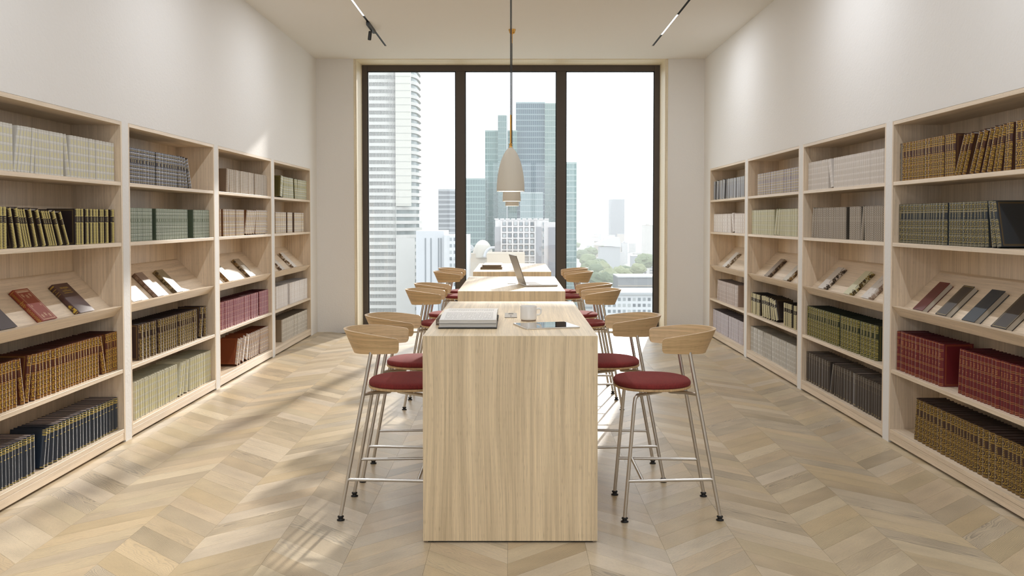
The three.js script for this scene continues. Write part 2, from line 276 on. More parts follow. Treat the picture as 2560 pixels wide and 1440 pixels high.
// ------------------------------------------------------------------ books
/** One picture per set of books: the spine on the left quarter, the board on the rest. */
function bookTex(st, size) {
  const c = document.createElement('canvas'); c.width = c.height = size; const x = c.getContext('2d'), S = size / 4, H = size, q = mulberry(st.seed ?? 3);
  const R = (a, b, w, h, col) => { x.fillStyle = col; x.fillRect(a, b, w, h); };
  R(0, 0, size, size, st.base);
  R(0, 0, S, H, st.spine ?? st.base);
  const g = st.gilt, L = (v, t = 0.008, col = g) => R(0, v * H, S, Math.max(1, t * H), col);
  if (st.kind === 'ornate') {
    const panel = (a, b) => {
      const y0 = a * H, h = (b - a) * H, cx = S / 2, cy = y0 + h / 2;
      R(0, y0, S, h, g);
      x.fillStyle = st.base; x.beginPath(); x.ellipse(cx, cy, S * 0.27, h * 0.36, 0, 0, 7); x.fill();
      for (let i = 0; i < 4; i++) {
        const sx = i % 2 ? 1 : -1, sy = i < 2 ? 1 : -1;
        x.strokeStyle = st.base; x.lineWidth = S * 0.06;
        x.beginPath(); x.arc(cx + sx * S * 0.36, cy + sy * h * 0.34, S * 0.09, 0, 5); x.stroke();
        x.beginPath(); x.arc(cx + sx * S * 0.12, cy + sy * h * 0.43, S * 0.06, 0, 4); x.stroke();
        x.beginPath(); x.arc(cx + sx * S * 0.42, cy + sy * h * 0.1, S * 0.06, 0, 4); x.stroke();
      }
      x.fillStyle = g; x.beginPath(); x.ellipse(cx, cy, S * 0.09, h * 0.13, 0, 0, 7); x.fill();
    };
    for (const [a, b] of [[0.045, 0.185], [0.43, 0.565], [0.605, 0.735], [0.775, 0.925]]) panel(a, b);
    for (const v of [0.012, 0.2, 0.22, 0.4, 0.58, 0.75, 0.945, 0.975]) { L(v, 0.009); }
    for (const v of [0.025, 0.21, 0.41, 0.59, 0.76, 0.96]) L(v, 0.008, st.second ?? st.base);
    for (let i = 0; i < 4; i++) { const w = S * (0.3 + q() * 0.3); R((S - w) / 2, (0.25 + i * 0.035) * H, w, H * 0.014, g); }
  } else if (st.kind === 'bands') {
    for (const v of [0.02, 0.14, 0.17, 0.34, 0.37, 0.58, 0.61, 0.76, 0.79, 0.93, 0.965]) L(v, 0.009);
    for (const v of [0.155, 0.355, 0.595, 0.775]) L(v, 0.01, st.dark ?? st.base);
    for (let i = 0; i < 3; i++) R(S * 0.25, (0.225 + i * 0.035) * H, S * 0.5, H * 0.012, g);
    R(S * 0.3, 0.46 * H, S * 0.4, H * 0.012, g); R(S * 0.36, 0.5 * H, S * 0.28, H * 0.01, g);
  } else if (st.kind === 'navy') {
    L(0.012, 0.014); L(0.06, 0.02); L(0.115, 0.014); L(0.145, 0.014);
    R(S * 0.3, 0.075 * H, S * 0.4, H * 0.02, g);
    for (let i = 0; i < 5; i++) R(S * 0.44, (0.19 + i * 0.02) * H, S * 0.12, H * 0.012, st.second);
    R(S * 0.25, 0.295 * H, S * 0.5, H * 0.016, g); R(S * 0.3, 0.92 * H, S * 0.4, H * 0.025, st.second); L(0.965, 0.016);
  } else if (st.kind === 'plaid') {
    for (let i = 0; i < 9; i++) { const v = 0.02 + i * 0.108; L(v, 0.03, i % 2 ? st.light : (st.mid ?? st.light)); L(v + 0.05, 0.014, g); }
    x.globalAlpha = 0.55; R(S * 0.1, 0, S * 0.12, H, st.light); R(S * 0.68, 0, S * 0.1, H, g); x.globalAlpha = 1;
    L(0.32, 0.1, st.spine ?? st.base); for (let i = 0; i < 3; i++) R(S * 0.25, (0.335 + i * 0.028) * H, S * 0.5, H * 0.01, g);
  } else if (st.kind === 'zigzag') {
    x.strokeStyle = g; x.lineWidth = S * 0.1; x.beginPath();
    for (let i = 0; i <= 26; i++) { const y = (i / 26) * H; (i ? x.lineTo : x.moveTo).call(x, i % 2 ? S * 0.82 : S * 0.2, y); } x.stroke(); x.beginPath();
    for (let i = 0; i <= 26; i++) { const y = (i / 26) * H; (i ? x.lineTo : x.moveTo).call(x, i % 2 ? S * 0.2 : S * 0.82, y); } x.stroke();
    for (let i = 0; i < 13; i++) { x.fillStyle = g; x.beginPath(); x.arc(S * 0.51, ((i + 0.5) / 13) * H, S * 0.13, 0, 7); x.fill(); }
    L(0.22, 0.16, st.base); for (let i = 0; i < 3; i++) R(S * 0.22, (0.25 + i * 0.04) * H, S * 0.56, H * 0.014, g);
    for (const v of [0.01, 0.2, 0.385, 0.98]) L(v, 0.012);
  } else if (st.kind === 'grid') {
    for (let i = 0; i < 14; i++) { L(0.01 + i * 0.071, 0.012, st.light); if (i % 3 === 0) L(0.035 + i * 0.071, 0.016, g); }
    for (let i = 0; i < 4; i++) R(S * (0.12 + i * 0.22), 0, S * 0.09, H, st.light);
  } else if (st.kind === 'damask') {
    x.strokeStyle = st.light; x.lineWidth = Math.max(1, S * 0.05);
    for (let i = 0; i < 16; i++) { const y = ((i + 0.5) / 16) * H; x.beginPath(); x.ellipse(S * 0.5, y, S * 0.34, H * 0.026, 0, 0, 7); x.stroke(); x.beginPath(); x.arc(S * 0.5, y, S * 0.1, 0, 7); x.stroke(); x.beginPath(); x.arc(S * 0.12, y + H / 32, S * 0.1, 0, 7); x.stroke(); x.beginPath(); x.arc(S * 0.88, y + H / 32, S * 0.1, 0, 7); x.stroke(); }
    for (const v of [0.3, 0.33, 0.4, 0.43]) L(v, 0.01, st.light);
  } else {   // pale cloth with faint panels
    for (let i = 0; i < 5; i++) { const v = 0.06 + i * 0.185; L(v, 0.008, st.light); R(S * 0.2, (v + 0.04) * H, S * 0.6, H * 0.11, st.faint); L(v + 0.165, 0.008, st.light); }
    for (let i = 0; i < 9; i++) R(S * 0.3, (0.27 + i * 0.012) * H, S * 0.4, 1, st.light);
  }
  // boards
  const B = S + 1, W = size - S;
  if (st.border) { x.strokeStyle = st.border; x.lineWidth = size * 0.008; x.strokeRect(B + W * 0.05, H * 0.035, W * 0.88, H * 0.93); x.lineWidth = size * 0.004; x.strokeRect(B + W * 0.075, H * 0.053, W * 0.83, H * 0.894); }
  st.draw?.(x, S, W, H);
  x.globalAlpha = 0.05; for (let i = 0; i < 500; i++) R(q() * size, q() * size, 1 + q() * size * 0.03, 1, q() < 0.5 ? '#000' : '#fff'); x.globalAlpha = 1;
  const t = new THREE.CanvasTexture(c); t.colorSpace = THREE.SRGBColorSpace; t.anisotropy = 8; return t;
}
/** Case (spine and boards) and page block of a closed book: spine towards +x, standing on y = 0, thickness along z. */
const caseCache = new Map();
function bookGeo(t, h, d, flat = false) {
  const key = [t, h, d, flat].map((v) => +(+v).toFixed(4)).join();
  if (caseCache.has(key)) return caseCache.get(key);
  const bd = 0.0028, bul = flat ? 0.003 : Math.min(0.011, t * 0.26), strips = [], N = 6;
  const arc = Array.from({ length: N + 1 }, (_, i) => { const a = i / N * 2 - 1; return [bul * (1 - a * a) - 0.0015, -a * (t / 2 - 0.0005)]; });
  const o1 = [[-d, t / 2], [-0.011, t / 2], [-0.006, t / 2 - 0.0012]], o2 = o1.map(([x, z]) => [x, -z]).reverse();
  const sub = (pts, us, ys = [0, h]) => { strips.push({ pts, us, ys }); };
  sub(o1, [1, 0.262, 0.252]); sub([o1[2], ...arc, o2[0]], [0.004, ...arc.map((_, i) => 0.008 + 0.234 * i / N), 0.248]); sub(o2, [0.252, 0.262, 1]);
  const parts = strips.map(({ pts, us }) => {
    const p = [], uv = [], ix = []; pts.forEach(([x, z], i) => { p.push(x, 0, z, x, h, z); uv.push(us[i], 0, us[i], 1); if (i) { const a = i * 2 - 2; ix.push(a, a + 2, a + 3, a, a + 3, a + 1); } });
    const g = new THREE.BufferGeometry(); g.setAttribute('position', new THREE.Float32BufferAttribute(p, 3)); g.setAttribute('uv', new THREE.Float32BufferAttribute(uv, 2)); g.setIndex(ix); g.computeVertexNormals(); return g.toNonIndexed();
  });
  // rims of the boards, head and tail
  const rim = [], ruv = [], quad = (a, b, c, e) => { [a, b, c, a, c, e].forEach((v) => { rim.push(...v); ruv.push(0.6, 0.5); }); };
  const out = [...o1.slice(0, 2), ...arc, ...o2.slice(1)], inn = [[-d, t / 2 - bd], [-0.011, t / 2 - bd], ...arc.map(([, z]) => [-0.0045, z * (t / 2 - bd) / (t / 2)]), [-0.011, -t / 2 + bd], [-d, -t / 2 + bd]];
  for (let i = 0; i + 1 < out.length; i++) for (const [y, f] of [[h, 1], [0, 0]]) { const P = (q) => [q[0], y, q[1]]; const v = [P(out[i]), P(out[i + 1]), P(inn[i + 1]), P(inn[i])]; f ? quad(...v) : quad(...v.reverse()); }
  for (const s of [1, -1]) { const a = [-d, 0, s * t / 2], b = [-d, h, s * t / 2], c = [-d, h, s * (t / 2 - bd)], e = [-d, 0, s * (t / 2 - bd)]; quad(a, b, c, e); const I = (x, y) => [x, y, s * (t / 2 - bd)]; quad(I(-d, 0), I(-d, h), I(-d + 0.006, h), I(-d + 0.006, 0)); }
  const rg = new THREE.BufferGeometry(); rg.setAttribute('position', new THREE.Float32BufferAttribute(rim, 3)); rg.setAttribute('uv', new THREE.Float32BufferAttribute(ruv, 2)); rg.computeVertexNormals();
  const pages = bx(-d + 0.004, 0.003, t / 2 - bd, -0.0045, h - 0.003, -t / 2 + bd); grain(pages, 'y');
  const r = [mergeGeometries([...parts, rg]), pages]; caseCache.set(key, r); return r;
}
const pageTex = dataTex(64, 64, (x, y, o) => { const n = 225 + 22 * (vn(x * 0.9, y * 0.05, 57, 4, 8) - 0.5) - (x % 5 === 0 ? 14 : 0); o[0] = n; o[1] = n; o[2] = n; });
pageTex.repeat.set(14, 6);
const pageMats = new Map();
const pageMat = (c) => { if (!pageMats.has(c)) pageMats.set(c, std({ map: pageTex, color: c, roughness: 0.85 })); return pageMats.get(c); };
const GOLD = '#c2a043';
const SETS = {
  L11: ['ivory_cloth_book', 'ivory cloth book', { kind: 'pale', base: '#cdc9c0', light: '#e6e4df', faint: '#d2cba6' }, '#cfc9bd', 512],
  L12: ['black_gilt_book', 'black gilt-patterned book', { kind: 'zigzag', base: '#2b2020', gilt: '#c4b56e', border: '#8c7a42' }, '#b9ada0', 512],
  L14: ['chestnut_gilt_book', 'chestnut gilt-panelled book', { kind: 'ornate', base: '#5b2d20', gilt: '#c9a63c', second: '#b06a3c', border: '#b08a3a' }, '#5a3426', 512],
  L15: ['navy_cloth_book', 'navy book with gilt bands', { kind: 'navy', base: '#273241', gilt: '#d8bd57', second: '#a89884' }, '#d8c4bc', 512],
  L21: ['charcoal_gilt_book', 'charcoal book with gilt zigzags', { kind: 'plaid', base: '#2f2a2c', spine: '#4a474c', light: '#b3b3ba', mid: '#8d8f99', gilt: '#b39a4c', border: '#8d7a45' }, '#8f8579', 256],
  L22: ['sage_green_book', 'sage green ribbed book', { kind: 'plaid', base: '#4c5846', spine: '#77816f', light: '#b7bcaf', mid: '#a3aa9a', gilt: '#c4c6b4' }, '#6f7768', 256],
  L24: ['umber_gilt_book', 'umber book with gilt scrollwork', { kind: 'ornate', base: '#33201d', gilt: '#b39b56', second: '#77636c', border: '#a08044' }, '#241613', 512],
  L25: ['cream_cloth_book', 'cream cloth book', { kind: 'pale', base: '#cdcab4', light: '#dddccf', faint: '#d5cf9f' }, '#c9c5b0', 512],
  L31: ['greige_grid_book', 'greige grid-patterned book', { kind: 'grid', base: '#6f5c4a', spine: '#93836f', light: '#cabfb0', gilt: '#8b7a68' }, '#8a7967', 256],
  L32: ['russet_striped_book', 'russet book with pale striped spine', { kind: 'plaid', base: '#6a4220', spine: '#bba88f', light: '#ddd5c8', mid: '#b0a7b0', gilt: '#cdb488' }, '#7a5a38', 256],
  L34: ['burgundy_plaid_book', 'burgundy plaid-spined book', { kind: 'grid', base: '#5e1b20', spine: '#8d4b54', light: '#b98e98', gilt: '#d0a184' }, '#5a1c20', 256],
  L35: ['rust_leather_book', 'rust book with mottled pale spine', { kind: 'plaid', base: '#743519', spine: '#b8a08c', light: '#d9cfc6', mid: '#a9a0a6', gilt: '#c8a67c', border: '#a3643a' }, '#7c4a26', 256],
  L41: ['olive_gilt_book', 'olive book with pale gilt spine', { kind: 'plaid', base: '#4a4418', spine: '#a5a37e', light: '#d3d2c4', mid: '#aeb0a6', gilt: '#cfc07a', border: '#98864a' }, '#6c6534', 256],
  L42: ['beige_gilt_book', 'beige book with gold-flecked spine', { kind: 'plaid', base: '#5d4636', spine: '#c0ad92', light: '#ddd4c6', mid: '#b5aeb2', gilt: '#cbb274' }, '#b9a98f', 256],
  L44: ['white_cloth_book', 'plain white cloth book', { kind: 'pale', base: '#dcd5d0', light: '#efecea', faint: '#e3dcd8' }, '#ddd6d0', 128],
  L45: ['taupe_cloth_book', 'plain taupe cloth book', { kind: 'pale', base: '#8d7c66', spine: '#c0b8aa', light: '#d5cec2', faint: '#b6ad9f' }, '#6b5c4a', 128],
  R11: ['brown_gilt_book', 'brown leather gilt book', { kind: 'ornate', base: '#50332b', gilt: '#c3a03a', second: '#a06a3e', border: '#94713a' }, '#d2c7ba', 512],
  R12: ['slate_gilt_book', 'slate grey gilt book', { kind: 'ornate', base: '#33383d', gilt: '#a89555', second: '#8c8d8c', border: '#8b6b2a' }, '#2a2a2a', 512],
  R14: ['crimson_banded_book', 'crimson book with gilt bands', { kind: 'bands', base: '#6a1f24', gilt: '#c08a4a', dark: '#42110f', border: '#a8642e' }, '#6a2a2c', 512],
  R15: ['dark_brown_gilt_book', 'dark brown gilt book', { kind: 'ornate', base: '#432e26', gilt: '#b3943c', second: '#8f6a3a', border: '#94713a' }, '#5c4840', 512],
  R21: ['eggshell_cloth_book', 'eggshell cloth book', { kind: 'pale', base: '#d2c9c0', light: '#e6e0da', faint: '#cbc2b8' }, '#cfc5ba', 256],
  R22: ['taupe_damask_book', 'taupe damask-spined book', { kind: 'damask', base: '#4b443a', spine: '#82776a', light: '#ada293' }, '#544b40', 256],
  R24: ['bottle_green_gilt_book', 'bottle green gilt book', { kind: 'ornate', base: '#2c3424', gilt: '#b5a553', second: '#6f7a5c', border: '#948038' }, '#26291f', 512],
  R25: ['charcoal_cloth_book', 'charcoal cloth book', { kind: 'navy', base: '#453e3a', gilt: '#6a5f50', second: '#92804e' }, '#9f928a', 512],
  R31: ['mauve_striped_book', 'mauve book with yellow stripes', { kind: 'plaid', base: '#54424a', spine: '#a39aa4', light: '#cdc7cc', mid: '#b8b0b8', gilt: '#d6c578' }, '#8a7d80', 256],
  R32: ['pistachio_cloth_book', 'pistachio cloth book', { kind: 'pale', base: '#a5a07c', spine: '#c2bfa4', light: '#d6d4c2', faint: '#c9c5a2' }, '#b9b592', 256],
  R34: ['ebony_gilt_book', 'ebony book with gilt spine', { kind: 'zigzag', base: '#251d1b', spine: '#6d675d', gilt: '#c9bf92', border: '#7d6a40' }, '#33291f', 256],
  R35: ['dove_grey_book', 'dove grey cloth book', { kind: 'pale', base: '#a89f90', spine: '#c6c3bc', light: '#dad8d2', faint: '#bcb8ae' }, '#a1998c', 256],
  R41: ['steel_grey_book', 'steel grey cloth book', { kind: 'navy', base: '#3b3836', spine: '#8b8a8c', gilt: '#a8a498', second: '#b8a468' }, '#8f8880', 128],
  R42: ['chalk_white_book', 'chalk white cloth book', { kind: 'pale', base: '#d8cdc4', light: '#f0ebe6', faint: '#e6ded6' }, '#d6ccc2', 128],
  R44: ['blush_grey_book', 'blush grey cloth book', { kind: 'pale', base: '#9a8577', spine: '#b9a9a0', light: '#cdc1ba', faint: '#b3a39a' }, '#8a7769', 128],
  R45: ['lavender_grey_book', 'lavender grey ribbed book', { kind: 'grid', base: '#57494a', spine: '#a79ea4', light: '#cfc8cc', gilt: '#c7bccb' }, '#6f6366', 128],
};
const ROW_NAME = { 1: 'top shelf', 2: 'second shelf', 4: 'fourth shelf', 5: 'bottom shelf' };
// height of the set, then runs of books: near end, far end (m), how many, lean (degrees, + towards the camera)
const ROWS = {
L11: [0.239, [[-4.624,-4.821,6,0.0],[-4.825,-5.025,6,-13.7],[-5.047,-5.198,5,0.0],[-5.202,-5.356,4,0.0],[-5.396,-5.44,1,16.3],[-5.44,-5.519,2,0.0],[-5.524,-5.675,4,0.0],[-5.68,-5.765,2,0.0],[-5.774,-6.048,6,0.0]]],
L12: [0.207, [[-4.648,-4.751,3,0.0],[-4.814,-4.848,1,15.1],[-4.876,-4.914,1,15.5],[-4.924,-4.998,3,19.0],[-5.029,-5.066,1,19.7],[-5.106,-5.147,1,22.4],[-5.179,-5.276,4,24.7],[-5.301,-5.346,1,26.6],[-5.386,-5.419,1,28.4],[-5.503,-5.557,2,0.0],[-5.569,-5.602,1,0.0],[-5.632,-5.664,1,0.0],[-5.682,-5.712,1,0.0],[-5.725,-5.758,1,0.0],[-5.765,-5.801,1,0.0],[-5.825,-5.88,2,0.0],[-5.907,-5.944,1,0.0],[-5.991,-6.029,1,0.0]]],
L14: [0.242, [[-4.617,-4.819,6,0.0],[-4.857,-4.898,1,10.2],[-4.9,-4.941,1,-9.7],[-4.957,-5.004,1,-5.4],[-5.022,-5.133,3,0.0],[-5.135,-5.231,2,0.0],[-5.235,-5.346,3,0.0],[-5.35,-5.407,2,0.0],[-5.409,-5.509,3,0.0],[-5.511,-5.769,7,0.0],[-5.827,-5.879,1,14.8],[-5.882,-6.054,5,0.0]]],
L15: [0.203, [[-4.612,-4.862,8,0.0],[-4.868,-4.992,3,0.0],[-5.042,-5.091,1,-12.3],[-5.091,-5.137,1,-11.4],[-5.141,-5.241,2,-7.0],[-5.252,-5.439,4,0.0],[-5.441,-5.602,4,0.0],[-5.604,-5.794,4,0.0],[-5.799,-5.928,3,0.0],[-5.93,-6.05,2,0.0]]],
L21: [0.235, [[-6.291,-6.393,3,0.0],[-6.396,-6.488,2,0.0],[-6.492,-6.606,2,0.0],[-6.618,-6.725,3,0.0],[-6.748,-6.816,1,0.0],[-6.824,-6.889,1,0.0],[-6.896,-6.998,2,0.0],[-7.003,-7.169,4,0.0],[-7.193,-7.255,1,8.2],[-7.26,-7.316,1,10.1],[-7.334,-7.398,1,14.7],[-7.434,-7.498,1,21.6]]],
L22: [0.222, [[-6.287,-6.395,3,0.0],[-6.399,-6.487,3,0.0],[-6.495,-6.661,5,0.0],[-6.75,-6.831,2,0.0],[-6.835,-7.086,7,0.0],[-7.091,-7.371,8,0.0],[-7.54,-7.723,5,0.0],[-7.729,-7.821,2,0.0],[-7.829,-7.933,2,0.0]]],
L24: [0.241, [[-6.414,-6.48,1,0.0],[-6.487,-6.599,2,0.0],[-6.619,-6.708,2,0.0],[-6.756,-6.854,2,0.0],[-6.86,-7.032,4,0.0],[-7.035,-7.124,2,0.0],[-7.161,-7.302,3,0.0],[-7.308,-7.463,4,0.0],[-7.475,-7.576,2,0.0],[-7.622,-7.694,1,-11.0],[-7.74,-7.825,1,-1.6]]],
L25: [0.25, [[-6.298,-6.427,3,0.0],[-6.432,-6.553,3,0.0],[-6.56,-6.703,4,0.0],[-6.708,-6.844,3,0.0],[-6.85,-7.112,6,0.0],[-7.123,-7.181,1,-16.1],[-7.192,-7.251,1,-12.2],[-7.277,-7.346,1,-8.3],[-7.383,-7.574,4,-2.9],[-7.583,-7.758,3,0.0],[-7.761,-7.902,3,0.0]]],
L31: [0.208, [[-8.403,-8.46,1,-5.8],[-8.484,-8.641,4,0.0],[-8.649,-8.789,3,0.0],[-8.801,-9.27,9,0.0],[-9.314,-9.424,2,0.0],[-9.437,-9.628,4,0.0],[-9.638,-9.852,4,0.0]]],
L32: [0.236, [[-8.212,-8.229,1,0.0],[-8.303,-8.364,1,0.0],[-8.375,-8.432,1,0.0],[-8.448,-8.496,1,0.0],[-8.501,-8.631,3,0.0],[-8.689,-8.915,5,0.0],[-8.963,-9.263,5,-19.9],[-9.327,-9.695,6,-9.8],[-9.733,-9.8,1,0.0]]],
L34: [0.237, [[-8.207,-8.288,2,0.0],[-8.294,-8.358,1,-3.0],[-8.383,-8.554,3,0.0],[-8.567,-8.89,6,0.0],[-8.904,-9.104,3,0.0],[-9.133,-9.387,4,0.0],[-9.453,-9.818,6,0.0]]],
L35: [0.243, [[-8.613,-8.686,1,-22.7],[-8.693,-8.76,1,-21.3],[-8.767,-8.877,1,-25.4],[-8.898,-9.019,1,-30.2],[-9.026,-9.394,6,-14.4],[-9.453,-9.763,5,-3.9]]],
L41: [0.23, [[-10.336,-10.435,1,-14.1],[-10.455,-10.619,3,-4.1],[-10.627,-10.788,3,0.0],[-10.797,-10.962,2,13.1],[-11.034,-11.165,2,9.1],[-11.179,-11.65,7,0.0]]],
L42: [0.226, [[-10.119,-10.573,7,0.0],[-10.648,-10.888,3,0.0],[-10.994,-11.46,5,0.0]]],
L44: [0.239, [[-10.102,-10.37,5,0.0],[-10.379,-10.622,4,0.0],[-10.733,-10.846,2,0.0],[-10.856,-11.221,4,0.0],[-11.232,-11.69,5,0.0]]],
L45: [0.243, [[-10.357,-10.66,5,0.0],[-10.67,-10.917,3,0.0],[-10.938,-11.088,2,0.0],[-11.099,-11.321,2,0.0],[-11.332,-11.647,2,0.0]]],
R11: [0.237, [[-6.04,-6.085,1,0.0],[-5.95,-6.002,1,0.0],[-5.857,-5.943,2,0.0],[-5.786,-5.852,2,0.0],[-5.683,-5.784,4,0.0],[-5.627,-5.678,1,0.0],[-5.58,-5.622,1,0.0],[-5.504,-5.575,3,0.0],[-5.431,-5.498,2,0.0],[-5.298,-5.414,4,0.0],[-5.253,-5.294,1,26.5],[-5.216,-5.247,1,25.3],[-5.173,-5.21,1,24.2],[-5.084,-5.126,1,25.4],[-5.016,-5.062,1,24.0],[-4.957,-4.996,1,22.1],[-4.887,-4.932,1,19.0],[-4.844,-4.874,1,15.5],[-4.801,-4.84,1,14.7],[-4.737,-4.769,1,6.3],[-4.695,-4.736,1,4.5],[-4.606,-4.651,1,0.0],[-4.45,-4.604,4,0.0]]],
R12: [0.239, [[-6.045,-6.093,1,0.0],[-5.982,-6.032,1,0.0],[-5.879,-5.967,2,0.0],[-5.694,-5.868,6,0.0],[-5.638,-5.685,1,0.0],[-5.524,-5.635,4,0.0],[-5.477,-5.52,1,0.0],[-5.43,-5.474,1,0.0],[-5.375,-5.427,1,0.0],[-5.189,-5.343,5,0.0],[-5.133,-5.183,1,0.0],[-5.024,-5.13,3,0.0],[-4.908,-5.011,3,-9.4],[-4.825,-4.867,1,-11.5],[-4.774,-4.813,1,-16.1]]],
R14: [0.244, [[-5.999,-6.053,1,0.0],[-5.919,-6.014,1,9.7],[-5.782,-5.913,3,0.0],[-5.662,-5.771,2,0.0],[-5.502,-5.657,4,0.0],[-5.454,-5.499,1,0.0],[-5.398,-5.452,1,0.0],[-5.179,-5.219,1,5.3],[-5.128,-5.177,1,2.1],[-5.006,-5.121,3,0.0],[-4.856,-4.998,4,0.0],[-4.76,-4.852,2,0.0],[-4.667,-4.754,3,0.0],[-4.578,-4.663,2,0.0],[-4.429,-4.573,4,0.0]]],
R15: [0.25, [[-5.728,-5.778,1,6.3],[-5.613,-5.726,2,4.9],[-5.474,-5.605,3,0.0],[-5.356,-5.469,2,0.0],[-5.253,-5.352,2,0.0],[-5.109,-5.248,4,0.0],[-4.994,-5.105,3,0.0],[-4.871,-4.989,2,0.0],[-4.74,-4.867,2,0.0],[-4.677,-4.736,1,0.0],[-4.562,-4.673,3,0.0],[-4.412,-4.559,3,0.0]]],
R21: [0.228, [[-7.805,-7.934,3,0.0],[-7.615,-7.799,4,0.0],[-7.416,-7.607,4,0.0],[-7.29,-7.346,1,-18.4],[-7.088,-7.285,4,0.0],[-6.971,-7.083,3,0.0],[-6.852,-6.966,3,0.0],[-6.731,-6.848,3,0.0],[-6.537,-6.727,5,0.0],[-6.374,-6.533,4,0.0],[-6.284,-6.37,2,0.0]]],
R22: [0.237, [[-7.625,-7.801,3,13.8],[-7.432,-7.611,4,0.0],[-7.267,-7.427,4,0.0],[-7.009,-7.262,6,0.0],[-6.71,-6.923,5,0.0],[-6.661,-6.704,1,11.3],[-6.448,-6.623,4,0.0],[-6.293,-6.444,4,0.0]]],
R24: [0.238, [[-7.735,-7.893,3,0.0],[-7.617,-7.728,2,0.0],[-7.44,-7.61,3,0.0],[-7.283,-7.433,3,0.0],[-7.136,-7.277,3,0.0],[-6.955,-7.095,3,0.0],[-6.826,-6.949,2,0.0],[-6.721,-6.821,2,0.0],[-6.577,-6.686,2,0.0],[-6.522,-6.57,1,0.0],[-6.45,-6.517,1,0.0],[-6.379,-6.442,1,0.0]]],
R25: [0.237, [[-7.779,-7.914,2,0.0],[-7.594,-7.772,3,0.0],[-7.444,-7.587,2,0.0],[-7.328,-7.437,2,0.0],[-7.246,-7.321,1,19.9],[-7.026,-7.221,4,7.3],[-6.836,-7.02,3,0.0],[-6.727,-6.83,1,0.0],[-6.627,-6.721,2,0.0],[-6.469,-6.621,3,0.0],[-6.295,-6.464,4,0.0]]],
R31: [0.212, [[-9.323,-9.543,6,0.0],[-9.241,-9.306,2,0.0],[-9.128,-9.224,3,0.0],[-9.059,-9.106,1,0.0],[-8.981,-9.046,1,0.0],[-8.875,-8.963,2,0.0],[-8.618,-8.866,6,0.0],[-8.543,-8.607,2,0.0],[-8.476,-8.529,1,0.0],[-8.406,-8.463,1,0.0],[-8.263,-8.392,4,0.0],[-8.191,-8.255,2,0.0]]],
R32: [0.24, [[-9.707,-9.846,2,0.0],[-9.428,-9.697,4,0.0],[-9.147,-9.417,5,0.0],[-8.938,-9.138,4,0.0],[-8.859,-8.932,1,17.5],[-8.764,-8.841,1,15.6],[-8.663,-8.747,2,9.7],[-8.564,-8.654,2,5.4],[-8.393,-8.558,3,0.0],[-8.266,-8.388,3,0.0],[-8.199,-8.263,1,0.0]]],
R34: [0.205, [[-9.717,-9.826,2,0.0],[-9.568,-9.695,2,0.0],[-9.428,-9.535,2,0.0],[-9.269,-9.324,1,-8.9],[-9.183,-9.261,1,-11.0],[-9.107,-9.168,1,-12.9],[-9.032,-9.084,1,-17.1],[-8.944,-9.002,1,-19.0],[-8.871,-8.922,1,-23.0],[-8.772,-8.842,1,-31.6],[-8.532,-8.586,1,0.0],[-8.473,-8.506,1,0.0],[-8.408,-8.447,1,0.0],[-8.35,-8.395,1,0.0],[-8.206,-8.275,2,0.0]]],
R35: [0.243, [[-9.691,-9.844,2,0.0],[-9.573,-9.683,1,0.0],[-9.502,-9.564,1,0.0],[-9.384,-9.498,1,0.0],[-9.304,-9.376,1,0.0],[-9.125,-9.288,3,9.1],[-8.99,-9.106,2,3.5],[-8.866,-8.975,1,0.0],[-8.717,-8.859,2,0.0],[-8.5,-8.703,3,0.0],[-8.389,-8.487,1,0.0],[-8.206,-8.383,3,0.0]]],
R41: [0.222, [[-11.552,-11.675,1,0.0],[-11.372,-11.501,1,5.1],[-11.192,-11.352,1,0.0],[-11.055,-11.187,1,7.3],[-10.917,-10.972,1,16.6],[-10.8,-10.908,1,6.9],[-10.617,-10.791,2,0.0],[-10.489,-10.604,1,0.0],[-10.349,-10.456,1,0.0],[-10.102,-10.341,3,0.0]]],
R42: [0.212, [[-11.31,-11.642,3,0.0],[-11.146,-11.3,2,0.0],[-10.887,-11.137,2,0.0],[-10.708,-10.877,2,0.0],[-10.544,-10.63,1,-16.5],[-10.081,-10.527,6,0.0]]],
R44: [0.235, [[-11.316,-11.41,1,8.6],[-11.132,-11.299,2,0.0],[-10.922,-11.121,2,0.0],[-10.519,-10.911,4,0.0],[-10.355,-10.508,1,0.0]]],
R45: [0.247, [[-11.223,-11.684,4,0.0],[-10.802,-11.211,4,0.0],[-10.323,-10.786,4,0.0],[-10.089,-10.308,3,0.0]]]
};
const RB = mulberry(404);
